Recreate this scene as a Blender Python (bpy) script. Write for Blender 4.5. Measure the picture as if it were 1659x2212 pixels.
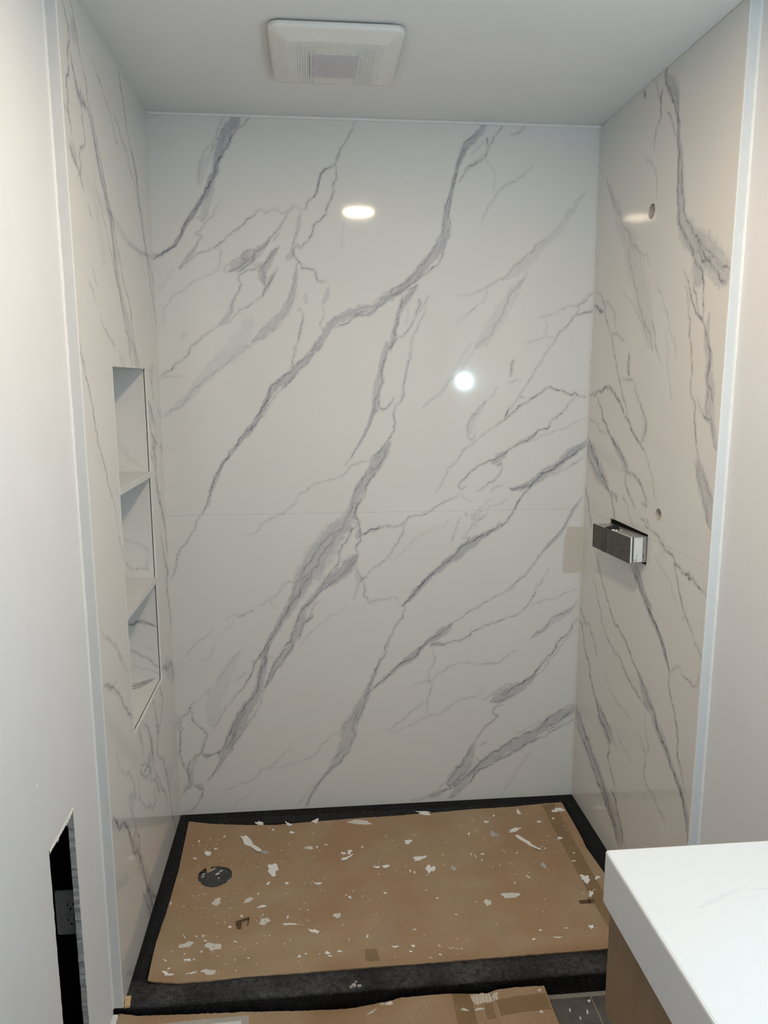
import bpy, bmesh, math, random
import numpy as np
from mathutils import Vector, Matrix
from mathutils.bvhtree import BVHTree

SC = bpy.context.scene
COL = SC.collection
for _o in list(bpy.data.objects):
    bpy.data.objects.remove(_o)

# ------------------------------------------------------------------ camera
W, H, D = 1.5, 2.444, 0.889          # shower width, ceiling above the pan rim, depth (m)
FLOOR_Z = -0.063
YAW, PITCH, ROLL = 0.0946, 0.1696, -0.0008
cam_d = bpy.data.cameras.new('camera')
cam = bpy.data.objects.new('camera', cam_d)
COL.objects.link(cam)
cam_d.sensor_fit = 'HORIZONTAL'
cam_d.sensor_width = 36.0
cam_d.lens = 36.0 * 1636.24 / 1659.0
cam_d.clip_start = 0.02
fw = Vector((math.sin(YAW) * math.cos(PITCH), math.cos(YAW) * math.cos(PITCH), -math.sin(PITCH)))
rt = Vector((math.cos(YAW), -math.sin(YAW), 0))
up = rt.cross(fw)
rt2 = rt * math.cos(ROLL) + up * math.sin(ROLL)
up2 = up * math.cos(ROLL) - rt * math.sin(ROLL)
m = Matrix((rt2, up2, -fw)).transposed().to_4x4()
m.translation = Vector((0.5104, -2.6565, 1.5929))
cam.matrix_world = m
SC.camera = cam

# ------------------------------------------------------------------ world, exposure
wd = bpy.data.worlds.new('world')
SC.world = wd
wd.use_nodes = True
wd.node_tree.nodes['Background'].inputs[0].default_value = (0.8, 0.85, 1.0, 1)
wd.node_tree.nodes['Background'].inputs[1].default_value = 0.0
vs = SC.view_settings
vs.view_transform = 'Standard'
vs.look = 'None'
vs.gamma = 1.0
vs.use_curve_mapping = False
vs.exposure = 0.0
SC.cycles.use_light_tree = False
SC.cycles.max_bounces = 4
SC.cycles.diffuse_bounces = 3
SC.cycles.glossy_bounces = 2
SC.cycles.caustics_reflective = False
SC.cycles.caustics_refractive = False
DOWNLIGHT = dict(pos=(0.764, -1.37), r=0.072, col=(1.0, 0.80, 0.58), strength=254.0)   # recessed ceiling light
LAMP = dict(pos=(1.499, -2.25, 1.60), r=0.016, col=(0.64, 0.87, 1.0), strength=2880.0)  # cool wall lamp over the vanity

# ------------------------------------------------------------------ helpers
def link(o, parent=None):
    COL.objects.link(o)
    if parent is not None:
        o.parent = parent
    return o

def tag(o, label=None, cat=None, group=None, kind=None):
    if label: o['label'] = label
    if cat: o['category'] = cat
    if group: o['group'] = group
    if kind: o['kind'] = kind
    return o

def empty(name, loc=(0, 0, 0), rot=(0, 0, 0)):
    o = bpy.data.objects.new(name, None)
    o.empty_display_size = 0.05
    o.location = loc
    o.rotation_euler = rot
    return link(o)

def obj_from(name, verts, faces, mat, parent=None, smooth=False, origin=None):
    me = bpy.data.meshes.new(name)
    if origin is not None:
        verts = [(v[0] - origin[0], v[1] - origin[1], v[2] - origin[2]) for v in verts]
    me.from_pydata([tuple(v) for v in verts], [], faces)
    me.update()
    if smooth:
        me.polygons.foreach_set('use_smooth', [True] * len(me.polygons))
    me.materials.append(mat)
    o = bpy.data.objects.new(name, me)
    if origin is not None:
        o.location = origin
    return link(o, parent)

def bm_obj(name, bm, mat, parent=None, smooth=False, loc=None):
    me = bpy.data.meshes.new(name)
    bmesh.ops.recalc_face_normals(bm, faces=bm.faces[:])
    bm.to_mesh(me)
    bm.free()
    if smooth:
        me.polygons.foreach_set('use_smooth', [True] * len(me.polygons))
    me.materials.append(mat)
    o = bpy.data.objects.new(name, me)
    if loc is not None:
        o.location = loc
    return link(o, parent)

def box_bm(lo, hi, bevel=0.0, seg=2, bm=None):
    bm2 = bmesh.new()
    r = bmesh.ops.create_cube(bm2, size=1.0)
    for v in r['verts']:
        v.co = Vector([lo[i] + (v.co[i] + 0.5) * (hi[i] - lo[i]) for i in range(3)])
    if bevel > 0:
        bmesh.ops.bevel(bm2, geom=bm2.edges[:], offset=bevel, segments=seg, affect='EDGES', profile=0.5)
    if bm is None:
        return bm2
    me = bpy.data.meshes.new('tmp')
    bm2.to_mesh(me); bm2.free()
    bm.from_mesh(me)
    bpy.data.meshes.remove(me)
    return bm

def box(name, lo, hi, mat, parent=None, bevel=0.0, seg=2):
    return bm_obj(name, box_bm(lo, hi, bevel, seg), mat, parent)

def boxes(name, lst, mat, parent=None, bevel=0.0):
    bm = bmesh.new()
    for lo, hi in lst:
        box_bm(lo, hi, bevel, 2, bm)
    return bm_obj(name, bm, mat, parent)

def rounded_rect(cx, cy, hx, hy, r, n=6):
    pts = []
    for k, (sx, sy) in enumerate(((1, 1), (-1, 1), (-1, -1), (1, -1))):
        for i in range(n + 1):
            a = math.pi / 2 * (k + i / n)
            pts.append((cx + sx * (hx - r) + r * math.cos(a), cy + sy * (hy - r) + r * math.sin(a)))
    return pts

def loft(rings, cap0=True, cap1=True):
    n = len(rings[0])
    verts = [v for r in rings for v in r]
    faces = []
    for k in range(len(rings) - 1):
        for i in range(n):
            j = (i + 1) % n
            faces.append((k * n + i, k * n + j, (k + 1) * n + j, (k + 1) * n + i))
    if cap0: faces.append(tuple(range(n))[::-1])
    if cap1: faces.append(tuple((len(rings) - 1) * n + i for i in range(n)))
    return verts, faces

def circle(cx, cy, z, r, n=40):
    return [(cx + r * math.cos(2 * math.pi * i / n), cy + r * math.sin(2 * math.pi * i / n), z) for i in range(n)]

# ------------------------------------------------------------------ materials
class NT:
    def __init__(s, name):
        s.m = bpy.data.materials.new(name)
        s.m.use_nodes = True
        s.t = s.m.node_tree
        s.b = s.t.nodes['Principled BSDF']
        s.pos = s.t.nodes.new('ShaderNodeNewGeometry').outputs['Position']
    def n(s, typ, **kw):
        nd = s.t.nodes.new(typ)
        for k, v in kw.items():
            setattr(nd, k, v)
        return nd
    def put(s, sock, v):
        if isinstance(v, bpy.types.NodeSocket): s.t.links.new(v, sock)
        elif isinstance(v, (tuple, list)) and len(v) == 3 and sock.type == 'RGBA': sock.default_value = (*v, 1)
        else: sock.default_value = v
    def math(s, op, a, b=0.0, clamp=False):
        nd = s.n('ShaderNodeMath', operation=op, use_clamp=clamp)
        s.put(nd.inputs[0], a); s.put(nd.inputs[1], b)
        return nd.outputs[0]
    def rng(s, v, a, b, c=0.0, d=1.0, smooth=False):
        nd = s.n('ShaderNodeMapRange', interpolation_type='SMOOTHSTEP' if smooth else 'LINEAR')
        s.put(nd.inputs['Value'], v)
        for k, x in zip(('From Min', 'From Max', 'To Min', 'To Max'), (a, b, c, d)):
            s.put(nd.inputs[k], x)
        return nd.outputs[0]
    def noise(s, scale, detail=3.0, rough=0.5, stretch=None, vec=None):
        v = vec or s.pos
        if stretch:
            mp = s.n('ShaderNodeMapping')
            s.put(mp.inputs['Vector'], v)
            mp.inputs['Scale'].default_value = stretch
            v = mp.outputs[0]
        nd = s.n('ShaderNodeTexNoise')
        s.put(nd.inputs['Vector'], v)
        nd.inputs['Scale'].default_value = scale
        nd.inputs['Detail'].default_value = detail
        nd.inputs['Roughness'].default_value = rough
        return nd.outputs['Fac']
    def mix(s, f, a, b):
        nd = s.n('ShaderNodeMix', data_type='RGBA')
        s.put(nd.inputs[0], f); s.put(nd.inputs[6], a); s.put(nd.inputs[7], b)
        return nd.outputs[2]
    def attr(s, name):
        return s.n('ShaderNodeAttribute', attribute_name=name).outputs['Fac']
    def bump(s, h, strength, dist=0.001):
        nd = s.n('ShaderNodeBump')
        nd.inputs['Strength'].default_value = strength
        nd.inputs['Distance'].default_value = dist
        s.put(nd.inputs['Height'], h)
        s.put(s.b.inputs['Normal'], nd.outputs[0])
    def done(s, col, rough=0.5, spec=0.5, metal=0.0):
        s.put(s.b.inputs['Base Color'], col)
        s.put(s.b.inputs['Roughness'], rough)
        s.b.inputs['Specular IOR Level'].default_value = spec
        s.b.inputs['Metallic'].default_value = metal
        return s.m

def plain(name, col, rough=0.5, spec=0.5, metal=0.0, var=0.06, scale=40.0, bump=0.0):
    t = NT(name)
    n = t.noise(scale, 2.0, 0.6)
    c = t.mix(t.rng(n, 0.3, 0.7), tuple(x * (1 - var) for x in col), tuple(min(1, x * (1 + var)) for x in col))
    if bump:
        t.bump(t.noise(scale * 6, 3.0), bump)
    return t.done(c, rough, spec, metal)

def marble(name, base, band, line, rough, spec=0.45, soft=False):
    t = NT(name)
    r, d, tt, o = t.attr('vein_r'), t.attr('vein_d'), t.attr('vein_t'), t.attr('vein_o')
    n1 = t.noise(150, 2.0)
    n2 = t.noise(34, 1.0)
    n3 = t.noise(60, 3.0, 0.62)
    cb_ = t.n('ShaderNodeCombineXYZ')
    t.put(cb_.inputs[0], t.math('MULTIPLY', t.attr('vein_s'), 0.16))
    t.put(cb_.inputs[1], t.math('MULTIPLY', t.attr('vein_l'), 0.014))
    n4 = t.noise(1.0, 3.0, 0.6, vec=cb_.outputs[0])            # fibres running along each band
    rr = t.math('ADD', r, t.math('MULTIPLY', t.math('SUBTRACT', n1, 0.5), 4.0))
    ln = t.math('MULTIPLY', t.rng(rr, 1.4, -1.2, 0, 1, True), t.math('MULTIPLY', d, t.rng(n2, 0.3, 0.7, 0.38, 1.15)))
    halo = t.math('MULTIPLY', t.rng(r, 9.0, 0.0, 0.0, 0.2, True), d)
    ln = t.math('MAXIMUM', ln, halo, True)
    t2 = t.math('ADD', tt, t.math('MULTIPLY', t.math('SUBTRACT', n3, 0.5), 1.0))
    bd = t.math('MULTIPLY', t.rng(t2 if not soft else tt, -0.02, 0.55 if not soft else 1.3, 0, 1, True), o)
    bd = t.math('MULTIPLY', bd, t.rng(n4, 0.33, 0.62, 0.55, 1.15) if not soft else 0.9, True)
    c = t.mix(bd, base, band)
    c = t.mix(ln, c, line)
    return t.done(c, rough, spec)

M = {}
M['marble'] = marble('marble_panel', (0.80, 0.79, 0.765), (0.37, 0.37, 0.425), (0.115, 0.107, 0.155), 0.06)
M['quartz'] = marble('quartz_top', (0.72, 0.725, 0.73), (0.40, 0.42, 0.52), (0.3, 0.3, 0.4), 0.3, 0.4, True)
M['drywall'] = plain('wall_paint', (0.835, 0.845, 0.865), 0.55, 0.35, var=0.012, scale=6)
M['ceiling'] = plain('ceiling_paint', (0.82, 0.825, 0.825), 0.7, 0.3, var=0.012, scale=6)
M['trim'] = plain('trim_white', (0.72, 0.72, 0.72), 0.3, 0.45, var=0.02)
M['caulk'] = plain('caulk_white', (0.86, 0.86, 0.85), 0.45, 0.4, var=0.03, bump=0.1)
M['plastic'] = plain('fan_plastic', (0.80, 0.79, 0.76), 0.42, 0.4, var=0.015)
M['lens'] = plain('fan_lens', (0.56, 0.54, 0.58), 0.3, 0.4, var=0.02)
M['dark'] = plain('dark_void', (0.012, 0.012, 0.012), 0.9, 0.1, var=0.2)
M['gypsum'] = plain('gypsum_core', (0.56, 0.55, 0.54), 0.9, 0.2, var=0.15, scale=90, bump=0.4)
M['paper'] = plain('torn_paper', (0.86, 0.85, 0.82), 0.8, 0.2, var=0.05)
M['flake'] = plain('paint_flake', (0.89, 0.88, 0.85), 0.7, 0.3, var=0.08, scale=200)
M['grey_flake'] = plain('grey_flake', (0.50, 0.49, 0.47), 0.7, 0.3, var=0.1, scale=200)
M['tan_flake'] = plain('tan_flake', (0.50, 0.38, 0.22), 0.8, 0.2, var=0.1, scale=200)
M['pine'] = plain('pine_wood', (0.66, 0.48, 0.25), 0.6, 0.3, var=0.12, scale=120)
M['metal'] = plain('galvanised_metal', (0.42, 0.42, 0.41), 0.38, 0.5, metal=0.55, var=0.1, scale=120)
M['white_plastic'] = plain('white_plastic', (0.78, 0.78, 0.76), 0.4, 0.4, var=0.02)
M['black_rubber'] = plain('black_gasket', (0.012, 0.012, 0.013), 0.6, 0.3, var=0.2)
M['ink'] = plain('print_ink', (0.03, 0.03, 0.03), 0.6, 0.3, var=0.1)
M['outlet'] = plain('outlet_plastic', (0.80, 0.79, 0.78), 0.4, 0.4, var=0.02)
M['lining'] = plain('board_edge', (0.62, 0.60, 0.56), 0.8, 0.2, var=0.05)
M['grout'] = plain('floor_grout', (0.34, 0.32, 0.29), 0.9, 0.2, var=0.15, scale=150, bump=0.3)

def slate(name, c0, c1, dust=0.35, rough=0.5, bump=0.5, tread=False, sc_=26, spec=0.4):
    t = NT(name)
    n = t.noise(sc_, 8.0, 0.65)
    c = t.mix(t.rng(n, 0.3, 0.75), c0, c1)
    sm = t.rng(t.noise(9, 4.0, 0.6), 0.52, 0.78, 0, dust)
    fine = t.rng(t.noise(420, 2.0), 0.45, 0.75)
    if tread:       # the threshold has been walked on: ground-in plaster dust on its tread
        sp = t.n('ShaderNodeSeparateXYZ'); t.put(sp.inputs[0], t.pos)
        tr = t.math('MULTIPLY', t.rng(sp.outputs[1], -0.79, -0.83), t.rng(sp.outputs[2], -0.012, -0.004))
        gr = t.math('MULTIPLY', t.rng(t.noise(70, 6.0, 0.75), 0.34, 0.66, 0.1, 1.1), t.rng(t.noise(7, 2.0), 0.35, 0.65, 0.35, 1.2))
        c = t.mix(t.math('MULTIPLY', tr, gr, True), c, (0.080, 0.080, 0.081))
    c = t.mix(t.math('MULTIPLY', sm, fine, True), c, (0.34, 0.33, 0.31))
    spk = t.rng(t.noise(620, 1.0), 0.715, 0.75)
    c = t.mix(t.math('MULTIPLY', spk, 0.75), c, (0.6, 0.59, 0.56))
    t.bump(t.noise(85, 8.0, 0.62), bump, 0.002)
    return t.done(c, rough, spec)
M['slate'] = slate('pan_slate', (0.0035, 0.0042, 0.0052), (0.0115, 0.0125, 0.0145), 0.12, 0.55, 0.5, True, 26, 0.16)
M['tile'] = slate('floor_slate_tile', (0.085, 0.081, 0.077), (0.165, 0.155, 0.145), 0.9, 0.55, 0.3)
M['drain'] = slate('drain_slate', (0.022, 0.024, 0.027), (0.075, 0.077, 0.080), 0.5, 0.35, 0.4)
M['cover_slate'] = slate('valve_cover_film', (0.010, 0.0098, 0.009), (0.150, 0.138, 0.115), 0.12, 0.5, 0.3, False, 150, 0.3)
M['band_slate'] = slate('valve_cover_band', (0.018, 0.018, 0.017), (0.042, 0.042, 0.038), 0.1, 0.45, 0.2)

def cardboard(name, base, dark):
    t = NT(name)
    n = t.noise(7, 5.0, 0.6)
    c = t.mix(t.rng(n, 0.3, 0.72), base, dark)
    c = t.mix(t.rng(t.noise(2.2, 3.0, 0.6), 0.42, 0.62, 0.0, 0.75), c, (dark[0] * 1.02, dark[1] * 0.86, dark[2] * 0.78))
    fib = t.noise(300, 3.0, 0.6, stretch=(0.25, 1.0, 1.0))
    c = t.mix(t.rng(fib, 0.25, 0.75, 0.0, 0.22), c, (0.44, 0.30, 0.18))
    grey = t.rng(t.noise(5.5, 6.0, 0.7), 0.50, 0.74, 0, 0.42)
    fine = t.rng(t.noise(260, 4.0, 0.7), 0.36, 0.68)
    c = t.mix(t.math('MULTIPLY', grey, fine, True), c, (0.44, 0.41, 0.37))
    spk = t.math('MULTIPLY', t.rng(t.noise(480, 1.0), 0.675, 0.71), t.rng(t.noise(8, 2.0), 0.40, 0.60))
    c = t.mix(spk, c, (0.66, 0.64, 0.60))
    t.bump(t.noise(35, 4.0, stretch=(0.3, 1.0, 1.0)), 0.12, 0.002)
    return t.done(c, 0.62, 0.3)
M['cardboard'] = cardboard('brown_cardboard', (0.445, 0.318, 0.195), (0.355, 0.245, 0.145))
M['tape'] = plain('brown_tape', (0.265, 0.170, 0.085), 0.34, 0.4, var=0.08, scale=20)
M['tape_dark'] = plain('dark_brown_tape', (0.115, 0.062, 0.026), 0.35, 0.45, var=0.1, scale=40)
M['film'] = plain('pouch_film', (0.47, 0.42, 0.37), 0.25, 0.5, var=0.05)
M['slip'] = plain('paper_slip', (0.70, 0.69, 0.68), 0.5, 0.3, var=0.02)

def smear_mat():
    t = NT('dried_paint_smear')
    n = t.noise(220, 5.0, 0.7, stretch=(0.5, 1, 1))
    c = t.mix(t.rng(n, 0.32, 0.46), (0.40, 0.30, 0.19), (0.74, 0.72, 0.66))
    return t.done(c, 0.8, 0.2)
M['smear'] = smear_mat()

def wood_mat():
    t = NT('vanity_wood')
    g = t.noise(60, 6.0, 0.6, stretch=(1.0, 1.0, 0.06))
    c = t.mix(t.rng(g, 0.25, 0.75), (0.255, 0.172, 0.108), (0.205, 0.134, 0.082))
    return t.done(c, 0.5, 0.35)
M['wood'] = wood_mat()

def torn_mat():
    t = NT('torn_corrugation')
    w = t.n('ShaderNodeTexWave', wave_type='BANDS', bands_direction='X')
    t.put(w.inputs['Vector'], t.pos)
    w.inputs['Scale'].default_value = 38.0
    w.inputs['Distortion'].default_value = 7.0
    w.inputs['Detail'].default_value = 3.0
    c = t.mix(t.math('MULTIPLY', w.outputs['Fac'], t.noise(90, 4.0, 0.7)), (0.74, 0.68, 0.58), (0.38, 0.30, 0.20))
    return t.done(c, 0.85, 0.15)
M['torn'] = torn_mat()

def glow(name, col, strength):
    mt = bpy.data.materials.new(name)
    mt.use_nodes = True
    nt = mt.node_tree
    nt.nodes.remove(nt.nodes['Principled BSDF'])
    e = nt.nodes.new('ShaderNodeEmission')
    e.inputs[0].default_value = (*col, 1)
    e.inputs[1].default_value = strength
    nt.links.new(e.outputs[0], nt.nodes['Material Output'].inputs[0])
    return mt

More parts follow.
